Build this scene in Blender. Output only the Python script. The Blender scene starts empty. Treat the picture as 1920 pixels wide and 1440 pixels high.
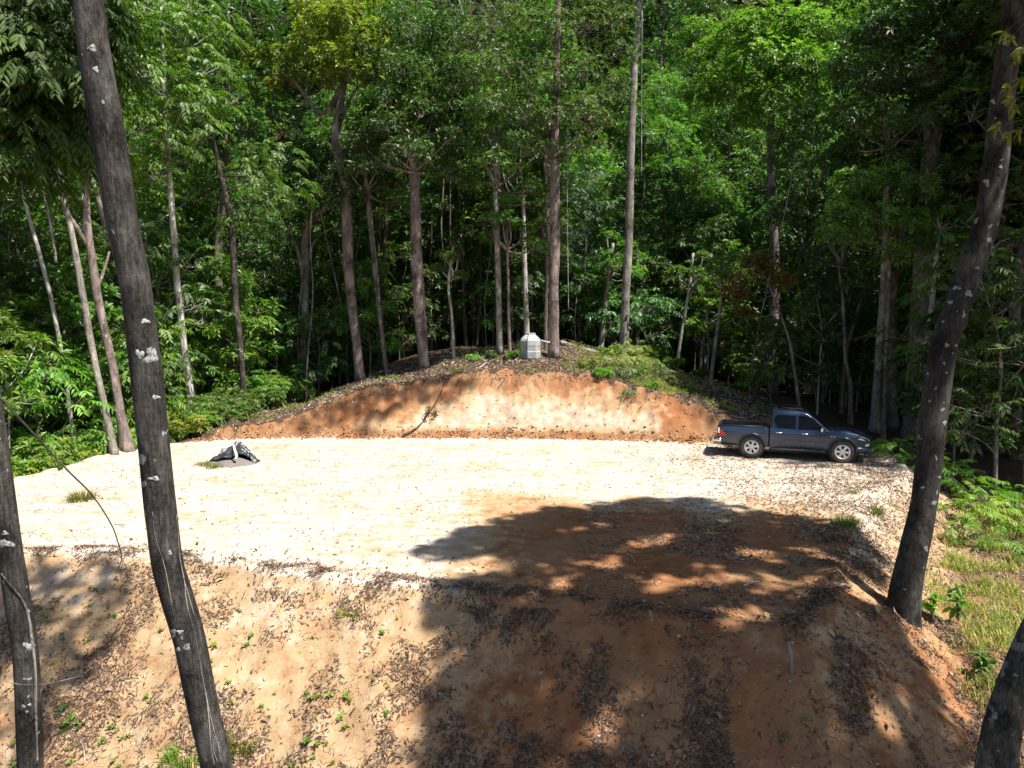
import bpy, bmesh, math, random
import numpy as np
from mathutils import Vector
from mathutils.bvhtree import BVHTree
rng = np.random.default_rng(7)
random.seed(7)
SC = bpy.context.scene
COL = SC.collection

# ------------------------------------------------------------ camera, sky, sun, exposure
CAM_Z, PITCH, FPX = 4.83, math.radians(5.0), 1333.0
cam = bpy.data.cameras.new('camera'); cam_o = bpy.data.objects.new('camera', cam); COL.objects.link(cam_o)
cam_o.location = (0, 0, CAM_Z); cam_o.rotation_euler = (math.pi/2 - PITCH, 0, 0)
cam.sensor_width = 36; cam.lens = 36*FPX/1920; cam.clip_start = .05; cam.clip_end = 3000
SC.camera = cam_o
SUN = np.array([.37, -.24, .90]); SUN /= np.linalg.norm(SUN)
w = bpy.data.worlds.new('World'); SC.world = w; w.use_nodes = True
nt = w.node_tree; bg = nt.nodes['Background']
sky = nt.nodes.new('ShaderNodeTexSky'); sky.sky_type = 'NISHITA'; sky.sun_disc = False
sky.sun_elevation = math.asin(SUN[2]); sky.sun_rotation = math.atan2(SUN[0], SUN[1])
nt.links.new(sky.outputs[0], bg.inputs[0]); bg.inputs[1].default_value = .068
sl = bpy.data.lights.new('sun', 'SUN'); sl.energy = 5.0; sl.angle = math.radians(.9); sl.color = (1, .95, .87)
so = bpy.data.objects.new('sun', sl); COL.objects.link(so)
so.rotation_euler = Vector(SUN).to_track_quat('Z', 'Y').to_euler()
SC.view_settings.view_transform = 'Standard'; SC.view_settings.look = 'None'
SC.view_settings.exposure = 1.25; SC.view_settings.gamma = 1.0
try: SC.view_settings.use_curve_mapping = False
except Exception: pass
SC.render.engine = 'CYCLES'
SC.cycles.max_bounces = 7; SC.cycles.diffuse_bounces = 3; SC.cycles.transmission_bounces = 4; SC.cycles.glossy_bounces = 2
SC.cycles.use_denoising = True
SC.cycles.caustics_reflective = False; SC.cycles.caustics_refractive = False

def ray(px, py):
    dx, dz = (px-960)/FPX, (720-py)/FPX
    cp, sp = math.cos(PITCH), math.sin(PITCH)
    return np.array([dx, cp+dz*sp, -sp+dz*cp])
def at(px, py, Y):
    d = ray(px, py); t = Y/d[1]
    return np.array([d[0]*t, Y, CAM_Z+d[2]*t])
def at_z(px, py, z=0.0):
    d = ray(px, py); t = (z-CAM_Z)/d[2]
    return np.array([d[0]*t, d[1]*t, z])

# ------------------------------------------------------------ noise
_perm = np.random.default_rng(3).permutation(512).astype(np.int64)
_perm = np.concatenate([_perm, _perm])
_ang = np.random.default_rng(4).uniform(0, 2*np.pi, 512)
_gx, _gy = np.cos(_ang), np.sin(_ang)
def noise2(x, y):
    x = np.asarray(x, float); y = np.asarray(y, float)
    xi = np.floor(x).astype(np.int64); yi = np.floor(y).astype(np.int64)
    xf, yf = x-xi, y-yi
    u, v = xf*xf*xf*(xf*(xf*6-15)+10), yf*yf*yf*(yf*(yf*6-15)+10)
    def g(a, b, fx, fy):
        h = _perm[(_perm[(xi+a) & 511]+((yi+b) & 511)) & 1023] & 511
        return _gx[h]*fx+_gy[h]*fy
    a = g(0, 0, xf, yf); b = g(1, 0, xf-1, yf); c = g(0, 1, xf, yf-1); d = g(1, 1, xf-1, yf-1)
    return 1.5*((a*(1-u)+b*u)*(1-v)+(c*(1-u)+d*u)*v)
def fbm(x, y, f=1.0, o=4, gain=.5):
    r = 0; a = 1.0
    for i in range(o):
        r = r+a*noise2(x*f+17.3*i, y*f-9.1*i); f *= 2.03; a *= gain
    return r
def sstep(a, b, x):
    t = np.clip((x-a)/(b-a), 0, 1); return t*t*(3-2*t)

# ------------------------------------------------------------ objects
def mesh(name, V, F, mats, smooth=True, var=None, vattr=None, fmat=None):
    """V (n,3); F: list of integer arrays (m,3) or (m,4)"""
    if not isinstance(F, (list, tuple)): F = [F]
    F = [np.asarray(f, dtype=np.int64) for f in F if len(f)]
    me = bpy.data.meshes.new(name)
    V = np.asarray(V, dtype=np.float32)
    me.vertices.add(len(V)); me.vertices.foreach_set('co', V.ravel())
    idx = np.concatenate([f.ravel() for f in F]).astype(np.int32)
    tot = np.concatenate([np.full(len(f), f.shape[1]) for f in F]).astype(np.int32)
    me.loops.add(len(idx)); me.loops.foreach_set('vertex_index', idx)
    me.polygons.add(len(tot))
    st = np.concatenate([[0], np.cumsum(tot)[:-1]]).astype(np.int32)
    me.polygons.foreach_set('loop_start', st)
    me.polygons.foreach_set('use_smooth', np.full(len(tot), bool(smooth)))
    for m in (mats if isinstance(mats, (list, tuple)) else [mats]): me.materials.append(m)
    if fmat is not None: me.polygons.foreach_set('material_index', np.asarray(fmat, dtype=np.int32))
    if var is not None:
        a = me.attributes.new('var', 'FLOAT', 'FACE'); a.data.foreach_set('value', np.asarray(var, dtype=np.float32))
    for k, v in (vattr or {}).items():
        a = me.attributes.new(k, 'FLOAT', 'POINT'); a.data.foreach_set('value', np.asarray(v, dtype=np.float32))
    me.update(calc_edges=True)
    return me
def link(name, me, parent=None, label=None):
    o = bpy.data.objects.new(name, me); COL.objects.link(o)
    if parent is not None: o.parent = parent
    if label: o['label'] = label
    return o
def tag(o, label=None, cat=None, group=None, kind=None):
    if label: o['label'] = label
    if cat: o['category'] = cat
    if group: o['group'] = group
    if kind: o['kind'] = kind
    return o
def thing(name, loc, label, cat, group=None, rz=0.0):
    o = bpy.data.objects.new(name, None); COL.objects.link(o)
    o.location = tuple(float(v) for v in loc); o.rotation_euler = (0, 0, rz)
    o.empty_display_size = .2
    return tag(o, label, cat, group)
def copy_thing(src, loc, rz=0, s=1.0, label=None, group=None, leaf=None, tilt=(0, 0)):
    r = src.copy(); COL.objects.link(r)
    r.location = tuple(float(v) for v in loc); r.rotation_euler = (tilt[0], tilt[1], rz); r.scale = (s, s, s)
    if label: r['label'] = label
    if group: r['group'] = group
    for ch in list(src.children):
        c = ch.copy(); COL.objects.link(c); c.parent = r
        if leaf is not None and c.name.startswith('crown'):
            c.material_slots[0].link = 'OBJECT'; c.material_slots[0].material = leaf
        for g in list(ch.children):
            d = g.copy(); COL.objects.link(d); d.parent = c
    return r
class MB:
    def __init__(s): s.V = []; s.F = []; s.n = 0; s.var = []
    def add(s, V, F, var=None):
        V = np.asarray(V, float); F = F if isinstance(F, list) else [F]
        for f in F:
            f = np.asarray(f, dtype=np.int64)
            if len(f):
                s.F.append(f+s.n)
                s.var.append(np.full(len(f), .5) if var is None else np.broadcast_to(var, (len(f),)))
        s.V.append(V); s.n += len(V)
    def build(s, name, mat, parent=None, smooth=True, **k):
        return link(name, mesh(name, np.concatenate(s.V), s.F, mat, smooth, np.concatenate(s.var), **k), parent)
def tube(P, R, sides=8, cap=True, wob=None, flare=None):
    P = np.asarray(P, float); n = len(P); R = np.broadcast_to(np.asarray(R, float), (n,))
    T = np.gradient(P, axis=0); T /= np.linalg.norm(T, axis=1)[:, None]+1e-9
    ref = np.array([1., 0, 0]) if abs(T[:, 0]).mean() < .8 else np.array([0, 1., 0])
    A = np.cross(T, ref); A /= np.linalg.norm(A, axis=1)[:, None]+1e-9
    B = np.cross(T, A)
    th = np.linspace(0, 2*np.pi, sides, endpoint=False)
    rr = R[:, None]*np.ones((n, sides))
    if wob is not None: rr = rr*(1+wob(np.arange(n)[:, None], th[None, :]))
    V = P[:, None, :]+rr[..., None]*(A[:, None, :]*np.cos(th)[None, :, None]+B[:, None, :]*np.sin(th)[None, :, None])
    V = V.reshape(-1, 3)
    i = np.arange(n-1)[:, None]*sides; j = np.arange(sides)[None, :]; k = (j+1) % sides
    F = [np.stack([i+j, i+k, i+sides+k, i+sides+j], -1).reshape(-1, 4)]
    if cap:
        V = np.vstack([V, P[0], P[-1]]); a, b = n*sides, n*sides+1
        jj = np.arange(sides); kk = (jj+1) % sides; o = (n-1)*sides
        F.append(np.vstack([np.stack([kk, jj, np.full(sides, a)], -1), np.stack([o+jj, o+kk, np.full(sides, b)], -1)]))
    return V, F
def resample(P, n):
    P = np.asarray(P, float); d = np.concatenate([[0], np.cumsum(np.linalg.norm(np.diff(P, axis=0), axis=1))])
    t = np.linspace(0, d[-1], n)
    # catmull-rom through the points
    out = np.zeros((n, P.shape[1])); m = np.gradient(P, d, axis=0)
    k = np.clip(np.searchsorted(d, t, side='right')-1, 0, len(P)-2)
    h = d[k+1]-d[k]; u = (t-d[k])/h
    u = u[:, None]; h = h[:, None]
    return (2*u**3-3*u**2+1)*P[k]+(u**3-2*u**2+u)*h*m[k]+(-2*u**3+3*u**2)*P[k+1]+(u**3-u**2)*h*m[k+1]
def box(x0, x1, y0, y1, z0, z1, bev=0.0):
    V = np.array([[x, y, z] for z in (z0, z1) for y in (y0, y1) for x in (x0, x1)], float)
    return V, [np.array([[0, 2, 3, 1], [4, 5, 7, 6], [0, 1, 5, 4], [2, 6, 7, 3], [0, 4, 6, 2], [1, 3, 7, 5]])]

# ------------------------------------------------------------ materials
class NT:
    def __init__(s, name):
        s.m = bpy.data.materials.new(name); s.m.use_nodes = True; s.t = s.m.node_tree; s.t.nodes.clear()
    def n(s, typ, **k):
        o = s.t.nodes.new(typ)
        for a, b in k.items():
            if a == 'i':
                for q, v in b.items():
                    if isinstance(v, bpy.types.NodeSocket): s.t.links.new(v, o.inputs[q])
                    else: o.inputs[q].default_value = v
            else: setattr(o, a, b)
        return o
    def attr(s, name): return s.n('ShaderNodeAttribute', attribute_name=name).outputs['Fac']
    def coord(s, scale=(1, 1, 1)):
        c = s.n('ShaderNodeTexCoord').outputs['Object']
        return s.n('ShaderNodeMapping', i={'Vector': c, 'Scale': scale}).outputs[0]
    def noise(s, vec, scale, detail=4.0, rough=.55, dist=0.0):
        return s.n('ShaderNodeTexNoise', i={'Vector': vec, 'Scale': scale, 'Detail': detail, 'Roughness': rough, 'Distortion': dist}).outputs['Fac']
    def ramp(s, fac, stops):
        r = s.n('ShaderNodeValToRGB', i={'Fac': fac}); e = r.color_ramp.elements
        while len(e) < len(stops): e.new(.5)
        for k, (p, c) in enumerate(stops):
            e[k].position = p; e[k].color = (*c, 1) if len(c) == 3 else c
        return r.outputs['Color']
    def rng(s, v, a, b, c=0.0, d=1.0):
        return s.n('ShaderNodeMapRange', i={'Value': v, 'From Min': a, 'From Max': b, 'To Min': c, 'To Max': d}).outputs[0]
    def mix(s, f, a, b, mode='MIX'):
        x = s.n('ShaderNodeMixRGB', blend_type=mode)
        for q, v in (('Fac', f), ('Color1', a), ('Color2', b)):
            if isinstance(v, bpy.types.NodeSocket): s.t.links.new(v, x.inputs[q])
            elif q == 'Fac': x.inputs[q].default_value = v
            else: x.inputs[q].default_value = (*v, 1) if len(v) == 3 else v
        return x.outputs[0]
    def math(s, op, a, b=0.0):
        x = s.n('ShaderNodeMath', operation=op)
        for q, v in ((0, a), (1, b)):
            if isinstance(v, bpy.types.NodeSocket): s.t.links.new(v, x.inputs[q])
            else: x.inputs[q].default_value = v
        return x.outputs[0]
    def bump(s, h, strength, dist=.02, normal=None):
        i = {'Height': h, 'Strength': strength, 'Distance': dist}
        if normal is not None: i['Normal'] = normal
        return s.n('ShaderNodeBump', i=i).outputs[0]
    def out(s, sh):
        o = s.n('ShaderNodeOutputMaterial'); s.t.links.new(sh, o.inputs['Surface']); return s.m
    def pbr(s, color, rough=.8, normal=None, metal=0.0, spec=.3, **k):
        i = {'Base Color': (*color, 1) if isinstance(color, tuple) else color, 'Roughness': rough, 'Metallic': metal, 'Specular IOR Level': spec}
        if normal is not None: i['Normal'] = normal
        i.update(k)
        return s.n('ShaderNodeBsdfPrincipled', i=i).outputs[0]

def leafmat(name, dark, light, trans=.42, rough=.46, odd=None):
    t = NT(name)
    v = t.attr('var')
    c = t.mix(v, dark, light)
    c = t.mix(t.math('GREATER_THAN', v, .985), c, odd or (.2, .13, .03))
    oi = t.n('ShaderNodeObjectInfo').outputs['Random']
    hs = t.n('ShaderNodeHueSaturation', i={'Hue': t.rng(oi, 0, 1, .485, .515), 'Saturation': 1.0, 'Value': t.rng(oi, 0, 1, .8, 1.2), 'Color': c}).outputs[0]
    p = t.pbr(hs, rough, spec=.38)
    tc = t.mix(1.0, hs, (1.1, 1.5, .5), 'MULTIPLY')
    tr = t.n('ShaderNodeBsdfTranslucent', i={'Color': tc}).outputs[0]
    mx = t.n('ShaderNodeMixShader', i={0: trans, 1: p, 2: tr}).outputs[0]
    return t.out(mx)
LM = dict(
    mid=leafmat('leaf_mid_green', (0.056, 0.117, 0.017), (0.148, 0.247, 0.043)),
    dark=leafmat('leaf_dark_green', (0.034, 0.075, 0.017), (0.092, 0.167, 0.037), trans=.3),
    blue=leafmat('leaf_blue_green', (0.037, 0.094, 0.024), (0.105, 0.204, 0.055), trans=.32),
    yellow=leafmat('leaf_yellow_green', (0.118, 0.143, 0.019), (0.317, 0.314, 0.041)),
    bright=leafmat('leaf_bright_green', (0.074, 0.160, 0.020), (0.198, 0.350, 0.043)),
    lime=leafmat('leaf_lime_green', (0.099, 0.190, 0.024), (0.210, 0.350, 0.049)),
    olive=leafmat('leaf_olive', (0.062, 0.097, 0.027), (0.173, 0.233, 0.072), trans=.3, odd=(0.310, 0.204, 0.049)),
    brown=leafmat('leaf_bronze', (0.079, 0.078, 0.023), (0.207, 0.143, 0.041), odd=(0.317, 0.143, 0.035)),
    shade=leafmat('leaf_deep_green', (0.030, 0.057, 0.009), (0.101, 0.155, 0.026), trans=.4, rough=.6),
    grass=leafmat('grass_blade', (0.111, 0.143, 0.028), (0.317, 0.314, 0.081), odd=(0.555, 0.400, 0.151)),
    fern=leafmat('fern_frond', (0.143, 0.214, 0.023), (0.302, 0.385, 0.052)),
)
def drymat():
    t = NT('dry_leaf')
    c = t.ramp(t.attr('var'), [(0, (.05, .03, .02)), (.3, (.12, .075, .05)), (.6, (.22, .155, .112)), (.85, (.34, .27, .21)), (.96, (.52, .45, .37)), (1, (.3, .26, .03))])
    return t.out(t.pbr(c, .75, spec=.12))
DRY = drymat()
def bark(name, a, b, lichen=0.0, sx=1.0, band=0.0, spots=(.5, .52, .48), scale=1.0, spot_size=5.0, lth=.64):
    t = NT(name)
    v = t.coord((6*scale, 6*scale, 1.1*scale)); vi = t.coord((1, 1, 1))
    n1 = t.noise(v, 2.2, 6, .65); n2 = t.noise(vi, 1.3*scale, 5, .6); n3 = t.noise(t.coord((1, 1, .8)), 22*scale, 3)
    c = t.mix(t.rng(n1, .32, .68), a, b)
    c = t.mix(t.rng(n2, .46, .62), c, tuple(x*.38 for x in a))
    n5 = t.noise(t.coord((1, 1, .45)), 2.6*scale, 5, .62)
    c = t.mix(t.rng(n5, .5, .66, 0, .85), c, tuple(min(.6, x*1.55+.02) for x in b))
    c = t.mix(t.rng(n3, .35, .75, 0, .35), c, tuple(min(1, x*1.5) for x in b))
    if band:
        nb = t.noise(t.coord((1.5, 1.5, 9)), 3.0, 4, .6)
        c = t.mix(t.rng(nb, .58, .66, 0, band*.6), c, tuple(x*.6 for x in a))
    if lichen:
        l1 = t.noise(vi, spot_size, 5, .5, .3); l2 = t.noise(vi, 1.1, 2)
        f = t.math('MULTIPLY', t.rng(l1, lth, lth+.03), t.rng(l2, .35, .6))
        c = t.mix(t.math('MULTIPLY', f, lichen), c, spots)
        vn = t.n('ShaderNodeTexVoronoi', i={'Vector': t.mix(.12, vi, t.n('ShaderNodeTexNoise', i={'Vector': vi, 'Scale': 9.0}).outputs['Color']), 'Scale': spot_size*2.6})
        rv = t.n('ShaderNodeSeparateColor', i={0: vn.outputs['Color']}).outputs[0]
        sp = t.math('LESS_THAN', vn.outputs['Distance'], t.rng(rv, .6, 1.0, 0.0, .3))
        c = t.mix(t.math('MULTIPLY', sp, lichen*.85), c, spots)
    fi = t.noise(t.coord((14*scale, 14*scale, 1.6*scale)), 2.0, 5, .7)
    h = t.math('ADD', t.math('ADD', n1, t.math('MULTIPLY', n3, .35)), t.math('MULTIPLY', t.rng(fi, .38, .5), .5))
    c = t.mix(t.rng(fi, .42, .3, 0, .6), c, tuple(x*.4 for x in a))
    return t.out(t.pbr(c, .88, t.bump(h, .8, .03), spec=.15))
BK = dict(
    near=bark('bark_near', (.02, .0175, .0155), (.066, .06, .053),   .7, band=.5, scale=1.35, spot_size=2.6, lth=.7, spots=(.42, .46, .46)),
    brown=bark('bark_brown', (.075, .06, .052), (.19, .155, .135), .5),
    grey=bark('bark_grey', (.12, .105, .09), (.27, .24, .21), .5),
    pale=bark('bark_pale', (.24, .21, .18), (.46, .43, .38), .4),
    red=bark('bark_red', (.10, .074, .064), (.24, .188, .168), .6),
    moss=bark('bark_mossy', (.02, .02, .016), (.085, .085, .07), .9, spot_size=5.0, lth=.56, spots=(.3, .32, .3), scale=1.6),
    dark=bark('bark_dark', (.03, .025, .021), (.075, .062, .052), .5),
)
def earth():
    t = NT('earth')
    v = t.coord(); pale = t.attr('pale'); org = t.attr('org'); lit = t.attr('streak')
    n1 = t.noise(v, .55, 5, .6); n2 = t.noise(v, 3.0, 6, .65); n3 = t.noise(v, 22, 5, .7); n4 = t.noise(v, 90, 2, .6)
    red = t.mix(t.rng(n2, .3, .7), (.225, .092, .039), (.32, .15, .068))
    red = t.mix(t.rng(n1, .4, .65, 0, .6), red, (.34, .222, .122))
    sand = t.mix(t.rng(n2, .32, .7), (.385, .325, .268), (.51, .45, .385))
    pf = t.math('ADD', pale, t.math('MULTIPLY', t.math('SUBTRACT', n2, .5), .9))
    tan = t.mix(t.rng(n2, .3, .7), (.335, .22, .12), (.44, .31, .185))
    c = t.mix(t.rng(pf, .12, .42), red, tan)
    c = t.mix(t.rng(pf, .48, .82), c, sand)
    c = t.mix(t.math('MULTIPLY', lit, t.rng(n3, .3, .6)), c, (.56, .43, .29))
    hum = t.mix(t.rng(n3, .3, .7), (.028, .019, .013), (.11, .074, .05))
    of = t.math('ADD', org, t.math('MULTIPLY', t.math('SUBTRACT', n2, .5), .8))
    c = t.mix(t.rng(of, .3, .7), c, hum)
    sk = t.noise(t.coord((.22, 1.5, 1)), 1.6, 5, .6, .4)
    c = t.mix(t.math('MULTIPLY', t.rng(sk, .5, .72, 0, .75), t.rng(pale, .5, .8)), c, (.31, .24, .175))
    c = t.mix(t.math('MULTIPLY', t.rng(n3, .3, .72, 0, .38), t.rng(pale, .4, .9, 1, .35)), c, t.mix(1.0, c, (.55, .48, .42), 'MULTIPLY'))
    c = t.mix(t.math('MULTIPLY', t.rng(n4, .6, .75, 0, .5), t.rng(pale, .4, .9, 1, .3)), c, t.mix(1.0, c, (.5, .42, .36), 'MULTIPLY'))
    # drying cracks
    warp = t.n('ShaderNodeVectorMath', operation='ADD', i={0: v, 1: t.n('ShaderNodeTexNoise', i={'Vector': v, 'Scale': 2.5, 'Detail': 3}).outputs['Color']}).outputs[0]
    cr = t.n('ShaderNodeTexVoronoi', feature='DISTANCE_TO_EDGE', i={'Vector': warp, 'Scale': 2.6}).outputs['Distance']
    cm = t.math('MULTIPLY', t.rng(cr, .0, .016, 1, 0), t.math('MULTIPLY', t.rng(n1, .48, .6), t.attr('crack')))
    c = t.mix(cm, c, (.04, .02, .012))
    h = t.math('ADD', t.math('MULTIPLY', n3, .5), t.math('ADD', t.math('MULTIPLY', n2, .8), t.math('MULTIPLY', n4, .15)))
    h = t.math('SUBTRACT', h, t.math('MULTIPLY', cm, .6))
    return t.out(t.pbr(c, .95, t.bump(h, .75, .06), spec=.08))
EARTH = earth()
def plain(name, col, rough=.6, metal=0.0, spec=.5, var=.25, scale=6.0, bump=.1, **k):
    t = NT(name); n = t.noise(t.coord(), scale, 5, .6)
    c = t.mix(t.rng(n, .3, .7), tuple(x*(1-var) for x in col), tuple(min(1, x*(1+var)) for x in col))
    return t.out(t.pbr(c, rough, t.bump(n, bump, .02), metal, spec, **k))
# ------------------------------------------------------------ terrain
PADFRONT = [(-60, 1036), (0, 1040), (300, 1045), (560, 1080), (800, 1103), (1000, 1128), (1300, 1163), (1500, 1186), (1556, 1165)]
pad = [at_z(*p)[:2] for p in PADFRONT]
pad = [np.array([-20., 17.5])]+pad+[at_z(1600, 990)[:2], at_z(1650, 925)[:2], at_z(1708, 892)[:2], np.array([13.6, 25.0]), np.array([13.4, 26.6])]
BASE = [(1345, 833), (1200, 827), (1050, 823), (900, 821), (600, 821), (400, 827), (330, 830)]
pad += [at_z(*p)[:2] for p in BASE]+[at_z(225, 845)[:2], at_z(100, 880)[:2], at_z(-20, 912)[:2], np.array([-18., 20.5])]
PAD = np.array(pad)
# class of each edge: which way the ground goes beyond it
def pad_dist(x, y):
    """signed distance to the clearing's outline, negative inside"""
    x = np.asarray(x, float); y = np.asarray(y, float)
    best = np.full(x.shape, 1e9); ins = np.zeros(x.shape, bool)
    for i in range(len(PAD)):
        a, b = PAD[i], PAD[(i+1) % len(PAD)]
        ex, ey = b-a; L = ex*ex+ey*ey
        t = np.clip(((x-a[0])*ex+(y-a[1])*ey)/L, 0, 1)
        d = np.hypot(x-a[0]-t*ex, y-a[1]-t*ey)
        best = np.minimum(best, d)
        c = ((a[1] > y) != (b[1] > y)) & (x < (b[0]-a[0])*(y-a[1])/(b[1]-a[1]+1e-12)+a[0])
        ins ^= c
    return np.where(ins, -best, best)
CRX = np.array([-40, -25, -17, -14, -12, -10.2, -8.4, -6, -2.6, -.2, 3.3, 5.6, 8.2, 10, 12, 15, 20, 40])
CRZ = np.array([-3, -2.6, -1.2, -.1, .35, .62, 1.32, 2.0, 2.47, 2.6, 2.6, 2.15, 1.5, 1.0, .5, .2, -.4, -1.5])
def natural(x, y):
    back = np.interp(x, CRX, CRZ)
    mound = np.exp(-((x-3.5)/9.5)**2)
    back = back+np.clip(y-31, -3, 8)*(.035+.115*mound)-np.clip(y-41, 0, 40)*.11*mound
    hill = 95*sstep(56, 150, y)
    back = back+hill+.35*fbm(x, y, .16, 3)*sstep(31, 36, y)
    left = -1.2-.3*np.clip(-15-x, 0, 10)
    right = np.where(y > 16, -.9, -1.1)-.12*np.clip(x-10, 0, 30)
    front = -3.6+.14*np.clip(x, -20, 20)
    low = np.where(x > 0, 1, 0)
    side = left*(1-sstep(-12, -6, x))+right*sstep(4, 8, x)+front*(sstep(-12, -6, x)*(1-sstep(4, 8, x)))
    side = np.where(y < 16, front*(1-sstep(5.5, 8.5, x))+right*sstep(5.5, 8.5, x), side)
    k = sstep(24.5, 28.5, y)
    return side*(1-k)+back*k+.1*fbm(x, y, .35, 3)
def H(x, y, detail=True):
    x = np.asarray(x, float); y = np.asarray(y, float)
    d = pad_dist(x, y)+.16*fbm(x, y, .7, 3)
    N = natural(x, y)
    cut, fill = 1.25, .66
    dd = np.maximum(d, 0)
    h = np.maximum(np.minimum(N, cut*dd), -fill*dd)
    h = np.where(d < 0, 0, h)
    # soften the cut and fill edges a little
    h = h-.05*np.exp(-(d/.25)**2)*(y < 20)
    if detail:
        rut = .022*fbm(x*.35, y, 1.6, 3)+.018*fbm(x, y, 2.5, 3)+.014*fbm(x, y, 7, 2)
        h = h+rut*np.where(d < 0, .8, 1.6)
        for c0, c1, c2 in ((20.6, .05, .16), (22.1, .06, .16), (17.6, -.1, .12), (19.0, -.1, .12)):
            h = h-.022*np.exp(-((y-(c0+c1*x+.9*np.sin(x*c2)))/.13)**2)*(d < -.2)
        bank = (d > 0) & (y > 26) & (y < 33)
        groove = fbm(x*1.0+.1*y, y*.12, 2.2, 3)
        h = h+np.where(bank, .045*groove*np.clip(d*2, 0, 1)*(1-sstep(1.2, 2.4, d))+.05*fbm(x, y, 1.6, 4)*np.clip(d*2, 0, 1), 0)
        slope = (d > 0) & (y < 17)
        h = h+np.where(slope, (.05*fbm(x, y, .9, 4)+.03*fbm(x*1.0, y*.3, 1.5, 3))*sstep(0, .8, d), 0)
        # a low lip of pushed-up soil along the edge
        h = h+.07*np.exp(-((d+.15)/.28)**2)*(1+.8*fbm(x, y, 1.1, 2))*(y < 26)
        # heap of loose red soil at the left end of the bank
        h = h+.3*np.exp(-((x+11.6)/1.5)**2-((y-29.6)/.7)**2)*(1+.6*fbm(x, y, 1.8, 3))
    return h
def Hs(x, y): return float(H(np.array([x]), np.array([y]))[0])
def ground_at(px, py):
    d = ray(px, py); t = np.arange(4, 70, .04)
    P = np.array([0, 0, CAM_Z])+t[:, None]*d
    h = H(P[:, 0], P[:, 1]); hit = (P[:, 2] < h) & (P[:, 1] < 60); k = np.argmax(hit)
    if hit[k]: return P[k]
    print('no ground at', px, py)
    return ground_at(px, py+3)

def spaced(segs):
    out = [segs[0][0]]
    for a, b, s in segs:
        n = max(1, int(round((b-a)/s))); out += list(np.linspace(a, b, n+1)[1:])
    return np.array(out)
gx = spaced([(-260, -60, 10), (-60, -24, 1.5), (-24, -16, .25), (-16, 15, .075), (15, 22, .25), (22, 60, 1.5), (60, 260, 10)])
gy = spaced([(-60, 4, 2.0), (4, 8.5, .2), (8.5, 16, .06), (16, 28.4, .085), (28.4, 32.5, .06), (32.5, 42, .15), (42, 60, .6), (60, 200, 4), (200, 420, 15)])
X, Y = np.meshgrid(gx, gy); nx, ny = len(gx), len(gy)
x, y = X.ravel(), Y.ravel()
D = pad_dist(x, y)+.16*fbm(x, y, .7, 3)
Z = H(x, y)
N0 = natural(x, y)
Z = np.where(y > 200, 95+14*fbm(x, y, .01, 2), Z)
nz1 = fbm(x, y, .5, 4); nz2 = fbm(x, y, 2.0, 3)
front = sstep(19, 17, y)
bankm = ((D > 0) & (y > 25.5)).astype(float)
# pale: dry sandy surface on the clearing, scraped pale zone low on the bank, lit tan put into the near slope's left
streaks = fbm(x, y*.1, 3.0, 3)
zone = sstep(-8.3, -5.5, x+.7*nz1)*sstep(7.0, 5.4, x+.4*nz2)
top = np.interp(x, [-9, -5, -2, 1, 4, 7], [.4, .8, 1.55, 1.85, 1.6, 1.2])
pale = np.where(D < 0, .84+.2*nz1, np.where(bankm > 0, zone*sstep(.7, -.7, Z-top+.16*streaks+.35*nz2+.3*nz1)*sstep(.1, .5, Z)*.72-.06, .3))
shadow_red = sstep(-2.5, 1.0, x)*sstep(21.0, 17.0, y+.8*nz1+.2*x)   # red put into the colour where the near right shadow falls
pale = np.where(D < 0, pale*(1-.93*shadow_red)-.1*sstep(.2, .7, nz2), pale)
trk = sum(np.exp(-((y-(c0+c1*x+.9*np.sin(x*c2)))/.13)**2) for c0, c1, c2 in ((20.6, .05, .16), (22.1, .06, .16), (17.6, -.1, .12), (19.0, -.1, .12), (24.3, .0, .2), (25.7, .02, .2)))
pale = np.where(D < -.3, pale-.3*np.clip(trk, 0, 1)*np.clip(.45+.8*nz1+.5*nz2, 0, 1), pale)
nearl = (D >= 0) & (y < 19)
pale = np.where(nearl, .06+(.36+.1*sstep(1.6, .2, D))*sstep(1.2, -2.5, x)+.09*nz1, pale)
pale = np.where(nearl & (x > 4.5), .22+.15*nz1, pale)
pale = np.where((D >= 0) & (x > 6) & (y > 14.5) & (y < 25), .3+.5*np.exp(-D/.9)+.12*nz1, pale)
# org: humus and forest floor
crest = N0-1.25*np.maximum(D, 0)
org = np.where((y > 26) & (D > 0), sstep(.25, -.15, crest+.25*nz2), 0)
org = np.where((D > .4) & (x < -13) & (y > 17), np.maximum(org, sstep(.3, 1.5, D)), org)
org = np.where((x > 11.5) & (y > 22.5) & (D > 0), np.maximum(org, sstep(0, .8, D+.2*nz2)), org)
org = np.where((x > 7.5) & (y < 24) & (D > 0), np.maximum(org, .55*sstep(1.0, 2.4, D+.4*nz1)), org)
org = np.where((y < 17) & (D > 3.5), .6*sstep(3.5, 6, D), org)
streak = np.where(bankm > 0, sstep(.15, .5, streaks)*sstep(.0, .35, Z)*sstep(.3, -.1, -crest)*.18, 0)*zone
crack = ((D > 0) & (y < 19)).astype(float)*sstep(.2, .8, D)
V = np.stack([x, y, Z], -1)
ii = (np.arange(ny-1)[:, None]*nx+np.arange(nx-1)[None, :]).ravel()
Q = np.stack([ii, ii+1, ii+nx+1, ii+nx], -1)
Df = D[Q].mean(1); yf = y[Q].mean(1); xf = x[Q].mean(1); cf = crest[Q].mean(1)
cls = np.zeros(len(Q), int)
cls[Df < 0] = 1
cls[(Df >= 0) & (yf > 26.2) & (yf < 34) & (cf > 0) & (xf > -13.5) & (xf < 12)] = 2
cls[(Df >= 0) & (yf < 19) & (Df < 6) & (xf > -20) & (xf < 9)] = 3
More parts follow.
